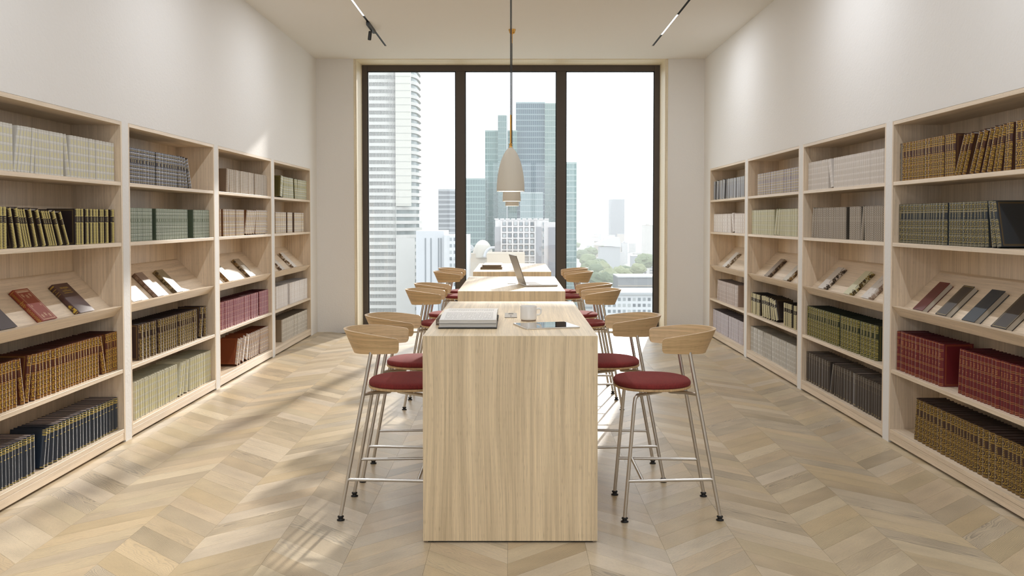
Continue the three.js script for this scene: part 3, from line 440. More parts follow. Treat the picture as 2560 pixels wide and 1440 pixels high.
for (const [key, [hRow, runs]] of Object.entries(ROWS)) {
  const left = key[0] === 'L', k = +key[1] - 1, row = +key[2], face = left ? XL : XR, s = left ? -1 : 1, [name, desc, st, pc, size] = SETS[key];
  const mat = phy({ map: bookTex({ seed: key.charCodeAt(1) * 31 + row, ...st }, size), roughness: st.gilt ? 0.34 : 0.5 }), pm = pageMat(pc);
  const zMax = UNITS[k][0] - SIDE - 0.004, zMin = UNITS[k][1] + SIDE + 0.004, list = [];
  for (const [za, zb, n, lean] of runs) {
    const A = Math.min(za, zMax), B = Math.max(zb, zMin), w = (A - B) / n, a = lean * Math.PI / 180;
    for (let i = 0; i < n; i++) { const t = +(w * (lean ? 0.84 * Math.cos(a) : 0.965)).toFixed(3), foot = t / Math.cos(a); list.push({ t, foot, z: A - w * (i + 0.5), a, h: hRow }); }
  }
  list.sort((p, q) => q.z - p.z);   // near to far
  // neighbours hold each other up: no book leans into the next one
  for (let i = list.length - 1; i >= 0; i--) { const b = list[i]; if (b.a < 0) { const n = list[i + 1], room = n ? (b.z - b.foot / 2) - (n.z + n.foot / 2) : b.z - b.foot / 2 - zMin, lim = Math.max(0, room - 0.001) / b.h + (n && n.a < 0 ? Math.sin(-n.a) : n && n.a > 0 ? -Math.sin(n.a) : 0); b.a = -Math.asin(Math.max(0, Math.min(Math.sin(-b.a), lim))); } }
  for (let i = 0; i < list.length; i++) { const b = list[i]; if (b.a > 0) { const n = list[i - 1], room = n ? (n.z - n.foot / 2) - (b.z + b.foot / 2) : zMax - b.z - b.foot / 2, lim = Math.max(0, room - 0.001) / b.h + (n && n.a > 0 ? Math.sin(n.a) : 0); b.a = Math.asin(Math.max(0, Math.min(Math.sin(b.a), lim))); } }
  const depth = +(0.15 + (key.charCodeAt(1) % 3) * 0.008 + row * 0.004).toFixed(3);
  list.forEach((b, i) => {
    const [cg, pg] = bookGeo(b.t, b.h, depth), nth = list.length - i;
    const o = thing(name, `${desc}, ${ord(nth)} from window end, ${ROW_NAME[row]}, ${NTH[k]} ${left ? 'left' : 'right'} bookcase`, 'book', [face + s * (0.039 + RB() * 0.005), SHELF[row] + 0.0004, b.z], 0, `${desc}s on a ${ROW_NAME[row]}`);
    part('cover', cg, mat, o); part('pages', pg, pm, o);
    if (!left) o.rotation.y = Math.PI;
    const lift = b.t / 2 * Math.sin(Math.abs(b.a)); o.position.y += lift;
    if (b.a) { const q = new THREE.Quaternion().setFromAxisAngle(V(1, 0, 0), b.a); o.quaternion.premultiply(q); }
  });
}
// books shown on the sloping shelves, covers out
function frameDraw(col) { return (x, S, W, H) => { x.strokeStyle = col; x.lineWidth = H * 0.012; x.strokeRect(S + W * 0.04, H * 0.03, W * 0.92, H * 0.94); }; }
function scroll(x, cx, cy, r, col) { x.strokeStyle = col; x.lineWidth = r * 0.16; for (let i = 0; i < 6; i++) { const a = i * 1.047; x.beginPath(); x.arc(cx + Math.cos(a) * r * 0.62, cy + Math.sin(a) * r * 0.62, r * 0.3, a, a + 4.6); x.stroke(); x.fillStyle = col; x.beginPath(); x.arc(cx + Math.cos(a + 0.5) * r, cy + Math.sin(a + 0.5) * r, r * 0.13, 0, 7); x.fill(); } }
const redDraw = (x, S, W, H) => {
  const g = '#e0c9a0'; x.strokeStyle = g; x.lineWidth = H * 0.012; x.strokeRect(S + W * 0.06, H * 0.04, W * 0.86, H * 0.92); x.fillStyle = '#c9a58a'; x.fillRect(S + W * 0.1, H * 0.06, W * 0.78, H * 0.05);
  for (const [u, v] of [[0.24, 0.2], [0.74, 0.2], [0.24, 0.86], [0.74, 0.86], [0.49, 0.24], [0.49, 0.82]]) scroll(x, S + W * u, H * v, H * 0.055, g);
  scroll(x, S + W * 0.18, H * 0.53, H * 0.03, g); scroll(x, S + W * 0.8, H * 0.53, H * 0.03, g);
  const y = '#c9a24a'; for (let i = 0; i < 5; i++) scroll(x, S * 0.5, H * (0.1 + 0.05 * i), S * 0.22, '#a8752e'); scroll(x, S * 0.5, H * 0.42, S * 0.3, y); for (const v of [0.6, 0.72, 0.84]) scroll(x, S * 0.5, H * v, S * 0.26, '#b08a4a'); x.fillStyle = y; x.fillRect(0, H * 0.35, S, H * 0.012); x.fillRect(0, H * 0.04, S, H * 0.01); scroll(x, S * 0.5, H * 0.94, S * 0.26, y);
};
const rivieraDraw = (x, S, W, H) => {
  const g = '#cfae3c'; x.fillStyle = g; x.textAlign = 'center';
  const T = (t, cx, y, px, w) => { x.font = `bold ${px}px serif`; x.fillText(t, cx, y, w); };
  for (const [cx, w, k] of [[S + W * 0.5, W * 0.8, 1], [S * 0.5, S * 0.86, 0.62]]) { T('THE RIVIERA', cx, H * 0.17, H * 0.062 * k, w); T('OF THE', cx, H * 0.215, H * 0.03 * k, w); T('CORNICHE ROAD', cx, H * 0.27, H * 0.05 * k, w); T('SIR FREDERICK TREVES', cx, H * 0.335, H * 0.038 * k, w); }
  x.fillRect(0, H * 0.045, S, H * 0.012); x.fillRect(0, H * 0.065, S, H * 0.012);
  x.strokeStyle = g; x.lineWidth = S * 0.06; for (let i = 0; i < 7; i++) { const a = Math.PI + i * 0.52; x.beginPath(); x.moveTo(S * 0.4, H * 0.74); x.quadraticCurveTo(S * 0.4 + Math.cos(a) * S * 0.25, H * 0.74 + Math.sin(a) * S * 0.5, S * 0.4 + Math.cos(a) * S * 0.4, H * 0.74 + Math.sin(a) * S * 0.22 + S * 0.1); x.stroke(); }
  x.beginPath(); x.moveTo(S * 0.4, H * 0.74); x.lineTo(S * 0.46, H * 0.86); x.stroke(); x.fillRect(S * 0.1, H * 0.85, S * 0.8, H * 0.05); x.fillRect(S * 0.55, H * 0.8, S * 0.3, H * 0.06); x.fillRect(S * 0.2, H * 0.93, S * 0.6, H * 0.012);
};
const labelDraw = (panelCol, u0, v0, u1, v1) => (x, S, W, H) => { x.fillStyle = panelCol; x.fillRect(S + W * u0, H * v0, W * (u1 - u0), H * (v1 - v0)); };
const ornDraw = (col) => (x, S, W, H) => { x.strokeStyle = col; x.lineWidth = H * 0.008; x.strokeRect(S + W * 0.08, H * 0.05, W * 0.84, H * 0.9); scroll(x, S + W * 0.5, H * 0.3, H * 0.09, col); scroll(x, S + W * 0.5, H * 0.62, H * 0.05, col); scroll(x, S + W * 0.5, H * 0.8, H * 0.04, col); };
const stripeDraw = (col) => (x, S, W, H) => { x.fillStyle = col; for (let i = 0; i < 22; i++) x.fillRect(S, H * (i / 22), W, H * 0.02); };
const landDraw = (x, S, W, H) => { for (let i = 0; i < 60; i++) { x.fillStyle = ['#8b8a6a', '#a9a68a', '#6f7358', '#bdb89e'][i % 4]; const v = HASH[i * 7], u = HASH[i * 13 + 5]; x.beginPath(); x.ellipse(S + W * u, H * v, W * 0.12, H * 0.03, 0, 0, 7); x.fill(); } x.fillStyle = '#7c5a2e'; x.fillRect(0, 0, S, H); for (let i = 0; i < 30; i++) { x.fillStyle = ['#a88450', '#5d4020', '#c2a878'][i % 3]; x.beginPath(); x.ellipse(S * HASH[i * 3], H * HASH[i * 11 + 2], S * 0.25, H * 0.02, 0, 0, 7); x.fill(); } };
const mottle = (cols) => (x, S, W, H) => { for (let i = 0; i < 40; i++) { x.fillStyle = cols[i % cols.length]; x.beginPath(); x.ellipse(S * HASH[i * 5 + 1], H * HASH[i * 17 + 3], S * 0.3, H * 0.03, 0, 0, 7); x.fill(); } };
const both = (...f) => (...a) => f.forEach((g) => g(...a));
// wall, bookcase, far z, near z, style, page colour, spine towards camera, what it is
const SHOWN = [
  ['L', 0, -4.845, -4.683, { base: '#3d2e2b', gilt: GOLD, draw: (x, S, W, H) => { x.fillStyle = GOLD; x.fillRect(S * 0.2, H * 0.9, S * 0.6, H * 0.05); } }, '#d8cfc0', true, 'plain dark brown book at the picture edge'],
  ['L', 0, -5.27, -5.108, { base: '#8f3a26', draw: redDraw }, '#cdbfa8', true, 'red leather book with gilt scroll corners'],
  ['L', 0, -5.739, -5.546, { base: '#4f332d', draw: rivieraDraw }, '#cdbfa8', true, 'brown book with gilt title and palm tree'],
  ['L', 1, -6.503, -6.323, { base: '#d9d2c6', draw: stripeDraw('#c8bfb1') }, '#e5dfd4', true, 'white book with faint lines'],
  ['L', 1, -6.901, -6.761, { base: '#8f7867', spine: '#6e5240', draw: ornDraw('#a8948a') }, '#d8cfc0', true, 'brown-grey book with faint leaf motif'],
  ['L', 1, -7.302, -7.152, { base: '#8d7d5c', draw: both(mottle(['#5d4826', '#7d683c', '#473618']), ornDraw('#aa9d7e')) }, '#cdbfa8', true, 'antique tan book with tooled panels'],
  ['L', 2, -8.625, -8.467, { base: '#b1ae93', draw: landDraw }, '#d8cfc0', true, 'green landscape-covered book'],
  ['L', 2, -9.333, -9.144, { base: '#9a8566', draw: both(mottle(['#5f4420', '#8a6a38', '#3f2c14']), labelDraw('#e3ded2', 0.2, 0.36, 0.8, 0.72)) }, '#d8cfc0', true, 'tan book with white cover label'],
  ['L', 3, -10.542, -10.399, { base: '#cfc6bb', draw: mottle(['#6b4c2c', '#8f7250', '#4a321c']) }, '#e5dfd4', true, 'pale book with brown spine, nearer of two'],
  ['L', 3, -11.118, -10.955, { base: '#e2dcd4', draw: mottle(['#7d6444', '#a88d68', '#5e472c']) }, '#e5dfd4', true, 'white book with tan spine, farther of two'],
  ['R', 0, -5.831, -5.691, { base: '#5f2422', draw: frameDraw('#7d3a30') }, '#ddd3c2', false, 'dark red book with cream pages'],
  ['R', 0, -5.519, -5.385, { base: '#3a332e', draw: frameDraw('#a8914e') }, '#ddd3c2', false, 'brown-black book with gilt cover border'],
  ['R', 0, -5.195, -5.048, { base: '#29323a', draw: () => {} }, '#d2c8b8', false, 'plain dark navy book'],
  ['R', 0, -4.878, -4.722, { base: '#38302b', draw: frameDraw('#a8914e') }, '#ddd3c2', false, 'dark gilt-bordered book at the picture edge'],
  ['R', 1, -7.652, -7.509, { base: '#cfc6bc', draw: mottle(['#4b3f34', '#7a6a58', '#33291f']) }, '#d8cfc0', true, 'white book with dark patterned spine'],
  ['R', 1, -7.06, -6.93, { base: '#c9c4a2', draw: both(mottle(['#3b2f16', '#8d7a40', '#5d4c22']), (x, S, W, H) => scroll(x, S + W * 0.5, H * 0.4, H * 0.04, '#8d8458')) }, '#d8cfc0', true, 'pale green book with small oval emblem'],
  ['R', 1, -6.70, -6.557, { base: '#d3cbc2', draw: both(mottle(['#9a8676', '#b5a394']), ornDraw('#a3978c')) }, '#d8cfc0', true, 'white book with ornate engraved cover'],
  ['R', 2, -9.299, -9.16, { base: '#8b765e', draw: mottle(['#3d2d1c', '#5d4730', '#4a3826']) }, '#d8cfc0', true, 'brown book with darker spine'],
  ['R', 2, -8.656, -8.519, { base: '#b3a793', draw: both(stripeDraw('#d6cdbd'), mottle(['#5a4222', '#8c6c3c'])) }, '#d8cfc0', true, 'striped cream book'],
  ['R', 3, -11.171, -11.003, { base: '#e4ded6', draw: mottle(['#7c6a52', '#98866c']) }, '#e5dfd4', true, 'single white book'],
];
for (const [w, k, zf, zn, st, pc, spineNear, what] of SHOWN) {
  const left = w === 'L', s = left ? -1 : 1, face = left ? XL : XR, T = 0.032, hgt = 0.232, wid = zn - zf;
  const mat = phy({ map: bookTex({ kind: 'none', light: st.base, faint: st.base, ...st, draw: st.draw }, k < 2 ? 512 : 256), roughness: 0.45 });
  const o = thing('display_book', `${what}, on sloping display shelf of ${NTH[k]} ${left ? 'left' : 'right'} bookcase`, 'book', [0, 0, 0], 0, 'books on the sloping display shelves');
  const [cg, pg] = bookGeo(T, hgt, +(wid - 0.003).toFixed(3), true); part('cover', cg, mat, o); part('pages', pg, pageMat(pc), o);
  const up = V(s, 1, 0).normalize(), X = V(0, 0, spineNear ? 1 : -1), Z = X.clone().cross(up), n = V(-s, 1, 0).normalize();
  const base = V(face + s * 0.0655, 0.8478, 0).addScaledVector(n, T / 2 + 0.0006).addScaledVector(up, 0.0012); base.z = spineNear ? zn - 0.003 : zf + 0.003;
  o.matrix.makeBasis(X, up, Z).setPosition(base); o.matrix.decompose(o.position, o.quaternion, o.scale);
}

// ------------------------------------------------------------------ three oak tables
const TX0 = -0.395, TX1 = 0.366, TH0 = 0.907, TABLES = [[-4.152, -5.922], [-6.775, -8.553], [-9.33, -11.11]];
const TNAME = ['nearest', 'middle', 'farthest'];
TABLES.forEach(([z0, z1], k) => {
  const cx = (TX0 + TX1) / 2, cz = (z0 + z1) / 2, w = (TX1 - TX0) / 2, L = (z0 - z1) / 2, t = 0.06;
  const o = thing('oak_table', `${TNAME[k]} of three oak slab tables in the central row`, 'table', [cx, 0, cz], 0, 'oak tables in a row');
  const off = k * 0.37, y = TH0;
  // slabs meet in mitres along the end edges
  const top = [[-L, y], [L, y], [L - t, y - t], [-L + t, y - t]], end = (s) => [[s * L, 0.008], [s * L, y], [s * (L - t), y - t], [s * (L - t), 0.008]];
  const ex = (poly) => { const s = new THREE.Shape(poly.map(([a, b]) => new THREE.Vector2(a, b))), g = new THREE.ExtrudeGeometry(s, { depth: 2 * w, bevelEnabled: false }); g.translate(0, 0, -w); g.rotateY(Math.PI / 2); return g; };
  // after the turn the shape's x runs along -z
  part('tabletop', grain(ex(top), 'z', off), M.table, o);
  part('end_panel', grain(ex(end(-1)), 'y', off), M.table, o); part('end_panel', grain(ex(end(1)), 'y', off + 0.45), M.table, o);
  for (const s of [-1, 1]) part('glide', bx(-w + 0.02, 0, s * (L - 0.012), w - 0.02, 0.008, s * (L - t + 0.012)), M.rubber, o);
  const plate = part('socket_plate', rb(-0.032, 0, -0.122, 0.032, 0.0022, 0.122, 0.001, 2), phy({ color: 0xb0a595, roughness: 0.4, metalness: 0.3 }), o); plate.position.set(0.0, y, k === 0 ? -0.012 : -0.02);
  const dark = std({ color: 0x54493c, roughness: 0.6 });
  [[0.095, 0.012, 0.005], [0.062, 0.014, 0.008], [-0.02, 0.005, 0.006], [-0.07, 0.004, 0.007]].forEach(([z, hw, hz], i) => { const s = part('engraving', bx(-hw, 0.0021, -z - hz, hw, 0.0026, -z + hz), dark, plate); s.position.x = 0; });
  part('hinge_line', bx(-0.032, 0.0003, 0.1224, 0.032, 0.0024, 0.126), dark, plate);
});

// ------------------------------------------------------------------ counter stools
const fabric = (() => {
  const h = dataTex(256, 256, (x, y, o) => { const w = ((x >> 1) + (y >> 1)) % 2 ? 0.9 : 1.05, n = vn(x / 1.5, y / 5, 170, 51, 4) - 0.5, k = w * (1 + n * 0.35); o[0] = 122 * k; o[1] = 40 * k; o[2] = 37 * k; });
  h.repeat.set(8, 8);
  return phy({ map: h, roughness: 0.95, sheen: 0.5, sheenColor: new THREE.Color(0.5, 0.16, 0.14), sheenRoughness: 0.6 });
})();
function makeStool() {
  // +x points from the sitter's back to the table; the rear feet stand at x = 0
  const parts = [];
  const r = 0.0088;
  for (const s of [-1, 1]) {
    parts.push(['leg', rod(V(0, 0.02, s * 0.196), V(0.144, 0.80, s * 0.168), r), M.steel, [0, s * 0.196]]);
    const bend = [V(0.45, 0.02, s * 0.2215), V(0.41, 0.50, s * 0.208), V(0.403, 0.572, s * 0.205), V(0.392, 0.588, s * 0.19), V(0.345, 0.582, s * 0.115), V(0.262, 0.574, s * 0.012)];
    parts.push(['leg', tube(bend, r, 30, 12), M.steel, [0.45, s * 0.2215]]);
  }
  const st = [];
  for (const s of [-1, 1]) parts.push(['stretcher', rod(V(0.0345, 0.192, s * 0.191), V(0.4345, 0.192, s * 0.2175), 0.0078), M.steel]);
  parts.push(['footrest', rod(V(0.365, 0.192, -0.214), V(0.365, 0.192, 0.214), 0.0078), M.steel]);
  parts.push(['seat_frame', [tube([V(0.107, 0.592, 0.175), V(0.15, 0.588, 0.11), V(0.2, 0.577, 0.03), V(0.208, 0.574, 0), V(0.2, 0.577, -0.03), V(0.15, 0.588, -0.11), V(0.107, 0.592, -0.175)], 0.0085, 30, 10), tube([V(0.27, 0.574, 0.02), V(0.25, 0.574, 0), V(0.27, 0.574, -0.02)], 0.0085, 8, 10),
    ...[[0.15, 0.1], [0.15, -0.1], [0.34, 0.11], [0.34, -0.11]].map(([x, z]) => rod(V(x, 0.585, z), V(x, 0.607, z), 0.007))], M.steel]);
  // seat: a shield-shaped shell and a domed cushion
  const rim = (a, k = 1) => { const c = Math.cos(a), q = Math.sin(a), n = 2 / 2.35, x = 0.295 + 0.187 * k * Math.sign(c) * Math.abs(c) ** n, z = (0.205 + 0.012 * c) * k * Math.sign(q) * Math.abs(q) ** n; return [x, z]; };
  function dome(prof) {   // prof: [share of the rim, y]
    const N = 56, p = [], uv = [], ix = [];
    prof.forEach(([k, y]) => { for (let i = 0; i <= N; i++) { const [x, z] = rim(i / N * Math.PI * 2, k); p.push(x, y, z); uv.push(x, z); } });
    for (let j = 0; j + 1 < prof.length; j++) for (let i = 0; i < N; i++) { const a = j * (N + 1) + i, b = a + N + 1; ix.push(a, b, a + 1, a + 1, b, b + 1); }
    const g = new THREE.BufferGeometry(); g.setAttribute('position', new THREE.Float32BufferAttribute(p, 3)); g.setAttribute('uv', new THREE.Float32BufferAttribute(uv, 2)); g.setIndex(ix); g.computeVertexNormals(); return g;
  }
  parts.push(['seat_shell', toCreasedNormals(dome([[0.001, 0.606], [0.985, 0.606], [0.992, 0.607], [1, 0.611], [0.998, 0.6165], [0.97, 0.6175], [0.001, 0.6175]]), 0.7), M.ply]);
  parts.push(['seat_cushion', dome([[0.96, 0.6172], [0.985, 0.62], [0.992, 0.626], [0.985, 0.634], [0.955, 0.6405], [0.88, 0.6445], [0.7, 0.647], [0.4, 0.648], [0.001, 0.648]]), fabric]);
  // backrest: bent plywood band
  const N = 72, MAXA = 100 * Math.PI / 180, cols = [], ss = []; let len = 0, prev = null;
  for (let i = 0; i <= N; i++) {
    const e = i / N * 2 - 1, a = MAXA * Math.sign(e) * (1 - Math.pow(1 - Math.abs(e), 1.25)), c = Math.cos(a), back = Math.max(0, (c + 0.17) / 1.17);
    const top = [0.236 - 0.25 * c, 0.225 * Math.sin(a)], inn = 0.014 + 0.036 * back, nb = [c / 0.25, -Math.sin(a) / 0.225], nl = Math.hypot(...nb), nrm = [nb[0] / nl, nb[1] / nl];   // inward
    const bot = [top[0] + nrm[0] * inn, top[1] + nrm[1] * inn];
    if (prev) len += Math.hypot(top[0] - prev[0], top[1] - prev[1]); prev = top; ss.push(len);
    cols.push({ top, bot, nrm, y1: 0.858 + 0.028 * Math.sin(back * Math.PI / 2), y0: 0.789 - 0.018 * back });
  }
  const TK = 0.011, R = 0.016, p = [], uv = [], ix = [], rows = 6;
  cols.forEach((c, i) => {
    const d = Math.min(ss[i], len - ss[i]), cut = d < R ? R - Math.sqrt(Math.max(0, R * R - (R - d) * (R - d))) : 0, y1 = c.y1 - cut, y0 = c.y0 + cut;
    const at = (y, out) => { const f = (y - c.y0) / (c.y1 - c.y0), x = c.bot[0] + (c.top[0] - c.bot[0]) * f, z = c.bot[1] + (c.top[1] - c.bot[1]) * f; return [x + c.nrm[0] * out, y, z + c.nrm[1] * out]; };
    const ring = []; for (let j = 0; j <= rows; j++) ring.push(at(y0 + (y1 - y0) * j / rows, 0)); for (let j = rows; j >= 0; j--) ring.push(at(y0 + (y1 - y0) * j / rows, TK));
    ring.push(ring[0]);
    ring.forEach((q) => { p.push(...q); uv.push(q[1] * 1.0 + q[2] * 0.02, ss[i]); });
  });
  const K = rows * 2 + 3; for (let i = 0; i < N; i++) for (let j = 0; j + 1 < K; j++) { const a = i * K + j, b = a + K; ix.push(a, a + 1, b, b, a + 1, b + 1); }
  for (const e of [0, N]) for (let j = 0; j < rows; j++) { const a = e * K + j, b = e * K + (rows * 2 + 1 - j); const f = [a, a + 1, b, a + 1, b - 1, b]; ix.push(...(e ? f.reverse() : f)); }
  const bg = new THREE.BufferGeometry(); bg.setAttribute('position', new THREE.Float32BufferAttribute(p, 3)); bg.setAttribute('uv', new THREE.Float32BufferAttribute(uv, 2)); bg.setIndex(ix);
  parts.push(['backrest', toCreasedNormals(bg, 0.6), M.ply]);
  const foot = new THREE.LatheGeometry([[0, 0], [0.0165, 0], [0.0185, 0.002], [0.0175, 0.005], [0.011, 0.007], [0.011, 0.014], [0.0145, 0.0155], [0.0145, 0.021], [0.009, 0.023], [0, 0.023]].map(([a, b]) => new THREE.Vector2(a, b)), 20);
  return { parts, foot };
}
const STOOL = makeStool(), CXT = (TX0 + TX1) / 2;
STOOL.parts = STOOL.parts.map(([n, g, m, f]) => [n, Array.isArray(g) ? mergeGeometries(g.map((q) => q.index ? q.toNonIndexed() : q)) : g, m, f]);
function placeStool(X, z, dir, label) {
  const o = thing('counter_stool', label, 'stool', [X, 0, z], dir > 0 ? 0 : Math.PI, 'counter stools at the tables');
  for (const [n, g, m, f] of STOOL.parts) { const q = part(n, g, m, o); if (f) { const b = part('foot_cap', STOOL.foot, M.rubber, q); b.position.set(f[0], 0, f[1]); } }
}
TABLES.forEach(([z0, z1], k) => {
  const c = (z0 + z1) / 2;
  [0.375, -0.285].forEach((dz, j) => {
    const which = j ? 'far' : 'near';
    placeStool(-0.812, c + dz, 1, `red-seated wooden-backed stool, ${which} one on left side of ${TNAME[k]} table`);
    placeStool(k === 0 && j === 0 ? 0.969 : 0.806, c + dz, -1, k === 0 && j === 0 ? 'red-seated wooden-backed stool pulled out farthest, right of nearest table' : `red-seated wooden-backed stool, ${which} one on right side of ${TNAME[k]} table`);
  });
});

// ------------------------------------------------------------------ pendant lamps
const shadeMat = phy({ color: 0xcfc6b6, roughness: 0.6 }), bulbMat = std({ color: 0xffffff, emissive: new THREE.Color().setRGB(1, 0.86, 0.68), emissiveIntensity: 3 });
[-5.03, -7.66, -10.2].forEach((z, k) => {
  const o = thing('pendant_lamp', `greige bell-shaped pendant lamp over ${TNAME[k]} table`, 'pendant lamp', [-0.0155, 0, z], 0, 'pendant lamps over the tables');
  const y0 = 1.5605, R = 0.0725, H = 0.2315, pr = [], N = 26;
  for (let i = 0; i <= N; i++) { const t = i / N; pr.push([R * Math.pow(Math.max(0, 1 - Math.pow(t, 2.15)), 0.62) * (1 - 0.0 * t), y0 + H * t]); }
  pr[N][0] = 0.006;
  const outer = pr.map(([r, y]) => new THREE.Vector2(Math.max(r, 0.006), y)), inner = pr.slice(0, N - 2).map(([r, y]) => new THREE.Vector2(Math.max(0.001, r - 0.0022), y + 0.0004)).reverse();
  part('shade', new THREE.LatheGeometry([new THREE.Vector2(R - 0.0012, y0 - 0.0006), ...outer], 48), shadeMat, o);
  part('shade_lining', new THREE.LatheGeometry([new THREE.Vector2(0.001, inner[0].y), ...inner, new THREE.Vector2(R - 0.0012, y0 - 0.0006)], 48), std({ color: 0xf4f1ea, roughness: 0.6 }), o);
  part('collar', new THREE.LatheGeometry([[0.0001, 1.788], [0.009, 1.788], [0.0095, 1.79], [0.0095, 1.794], [0.0065, 1.796], [0.0065, 1.801], [0.009, 1.803], [0.009, 1.807], [0.005, 1.81], [0.0001, 1.81]].map(([a, b]) => new THREE.Vector2(a, b)), 20), M.brass, o);
  part('stem', rod(V(0, 1.806, 0), V(0, 1.958, 0), 0.0042), M.brass, o);
  part('cord', rod(V(0, 1.955, 0), V(0, HC - 0.14, 0), 0.0026, 8), M.black, o);
  part('ceiling_stem', rod(V(0, HC - 0.145, 0), V(0, HC - 0.035, 0), 0.004), M.brass, o);
  part('canopy', new THREE.LatheGeometry([[0.0001, HC - 0.052], [0.012, HC - 0.05], [0.026, HC - 0.042], [0.032, HC - 0.03], [0.0325, HC - 0.018], [0.037, HC - 0.012], [0.038, HC - 0.001]].map(([a, b]) => new THREE.Vector2(a, b)), 28), M.brass, o);
  const b = new THREE.SphereGeometry(0.022, 20, 14); b.translate(0, 1.64, 0); part('bulb', b, bulbMat, o);
  part('bulb_holder', rod(V(0, 1.655, 0), V(0, 1.785, 0), 0.012), M.brass, o);
  const l = new THREE.PointLight(new THREE.Color().setRGB(1, 0.86, 0.68), 0.25); l.name = 'pendant_bulb_light'; l.position.set(-0.0155, 1.64, z); l.castShadow = true; scene.add(l);
});

// ------------------------------------------------------------------ things on the tables
const TOP = TH0;
{ // open book
  const o = thing('open_book', 'open book with black cover lying on nearest table', 'book', [-0.213, TOP + 0.0004, -4.72]);
  const W = 0.132, D = 0.29, c = std({ color: 0x17130f, roughness: 0.5 });
  // near half slopes from the gutter to the fore-edge; far half lies behind the ridge
  const half = (s) => {
    const p = [], n = 14; for (let i = 0; i <= n; i++) { const t = i / n; p.push([s * (0.004 + (D - 0.004) * t), 0.006 + 0.034 + 0.014 * Math.sin(Math.PI * Math.pow(1 - t, 2.0) * 0.9 + 0.0) * (1 - t * 0.2) + 0.001 * (1 - t)]); }
    return p;
  };
  const lines = document.createElement('canvas'); lines.width = 512; lines.height = 512; { const x = lines.getContext('2d'); x.fillStyle = '#f0efec'; x.fillRect(0, 0, 512, 512); const q = mulberry(12); x.fillStyle = '#8f8d8a'; for (let i = 0; i < 44; i++) { let y = 50; while (y < 462) { const w = 8 + q() * 26; if (q() < 0.93) x.fillRect(44 + i * 10, y, 3, Math.min(w, 462 - y)); y += w + 5; } } }
  const lt = new THREE.CanvasTexture(lines); lt.colorSpace = THREE.SRGBColorSpace; const paper = std({ map: lt, roughness: 0.8 }), edge = std({ map: pageTex, color: 0xf2f0ec, roughness: 0.85 });
  for (const s of [1, -1]) {
    const top = half(s), poly = [[s * 0.004, 0.006], [s * (D - 0.004), 0.006], ...[...top].reverse()];
    const sh = new THREE.Shape(poly.map(([a, b]) => new THREE.Vector2(a, b))), g = new THREE.ExtrudeGeometry(sh, { depth: 2 * W, bevelEnabled: false }); g.translate(0, 0, -W); g.rotateY(-Math.PI / 2);
    part('page_block', grain(g, 'x'), edge, o);
    const pg = new THREE.PlaneGeometry(2 * W, 1, 1, 14), P = pg.attributes.position; for (let i = 0; i <= 14; i++) for (let j = 0; j < 2; j++) P.setXYZ(i * 2 + j, j ? W : -W, top[i][1] + 0.0008, top[i][0]); if (s < 0) pg.index.array.reverse(); pg.computeVertexNormals(); part('open_page', pg, paper, o);
  }
  for (const s of [1, -1]) part('page_split', bx(-W - 0.0006, 0.0215, s * 0.02, W + 0.0006, 0.0235, s * (D + 0.0006)), std({ color: 0x6d6963, roughness: 0.8 }), o);
  part('cover_board', rb(-W - 0.004, 0.0, 0.003, W + 0.004, 0.006, D + 0.005, 0.0015, 2), c, o); part('cover_board', rb(-W - 0.004, 0.0, -0.003, W + 0.004, 0.006, -D - 0.005, 0.0015, 2), c, o);
  part('spine', rb(-W - 0.004, 0.0, -0.006, W + 0.004, 0.036, 0.003, 0.0015, 2), c, o);
}
{ // small taupe case next to it
  const o = thing('spectacle_case', 'small taupe case with pale triangular mark, left of open book', 'case', [-0.3615, TOP, -4.66]);
  const sh = new THREE.Shape([[-0.0095, 0], [0.0095, 0], [0.0095, 0.034], [0.006, 0.036], [-0.0095, 0.026]].map(([a, b]) => new THREE.Vector2(a, b)));
  const g = new THREE.ExtrudeGeometry(sh, { depth: 0.16, bevelEnabled: true, bevelSize: 0.0012, bevelThickness: 0.0012, bevelSegments: 2 }); g.translate(0, 0.0012, -0.08); part('shell', g, std({ color: 0x7d6c5e, roughness: 0.7 }), o);
  const m = new THREE.Shape([[-0.004, 0], [0, 0.009], [0.004, 0]].map(([a, b]) => new THREE.Vector2(a, b))), h = new THREE.Path([[-0.0018, 0.0015], [0.0018, 0.0015], [0, 0.0055]].map(([a, b]) => new THREE.Vector2(a, b))); m.holes.push(h);
  const e = new THREE.ExtrudeGeometry(m, { depth: 0.0006, bevelEnabled: false }); e.translate(0, 0.01, 0.0812); part('emblem', e, std({ color: 0xd8cfc2, roughness: 0.5 }), o);
}
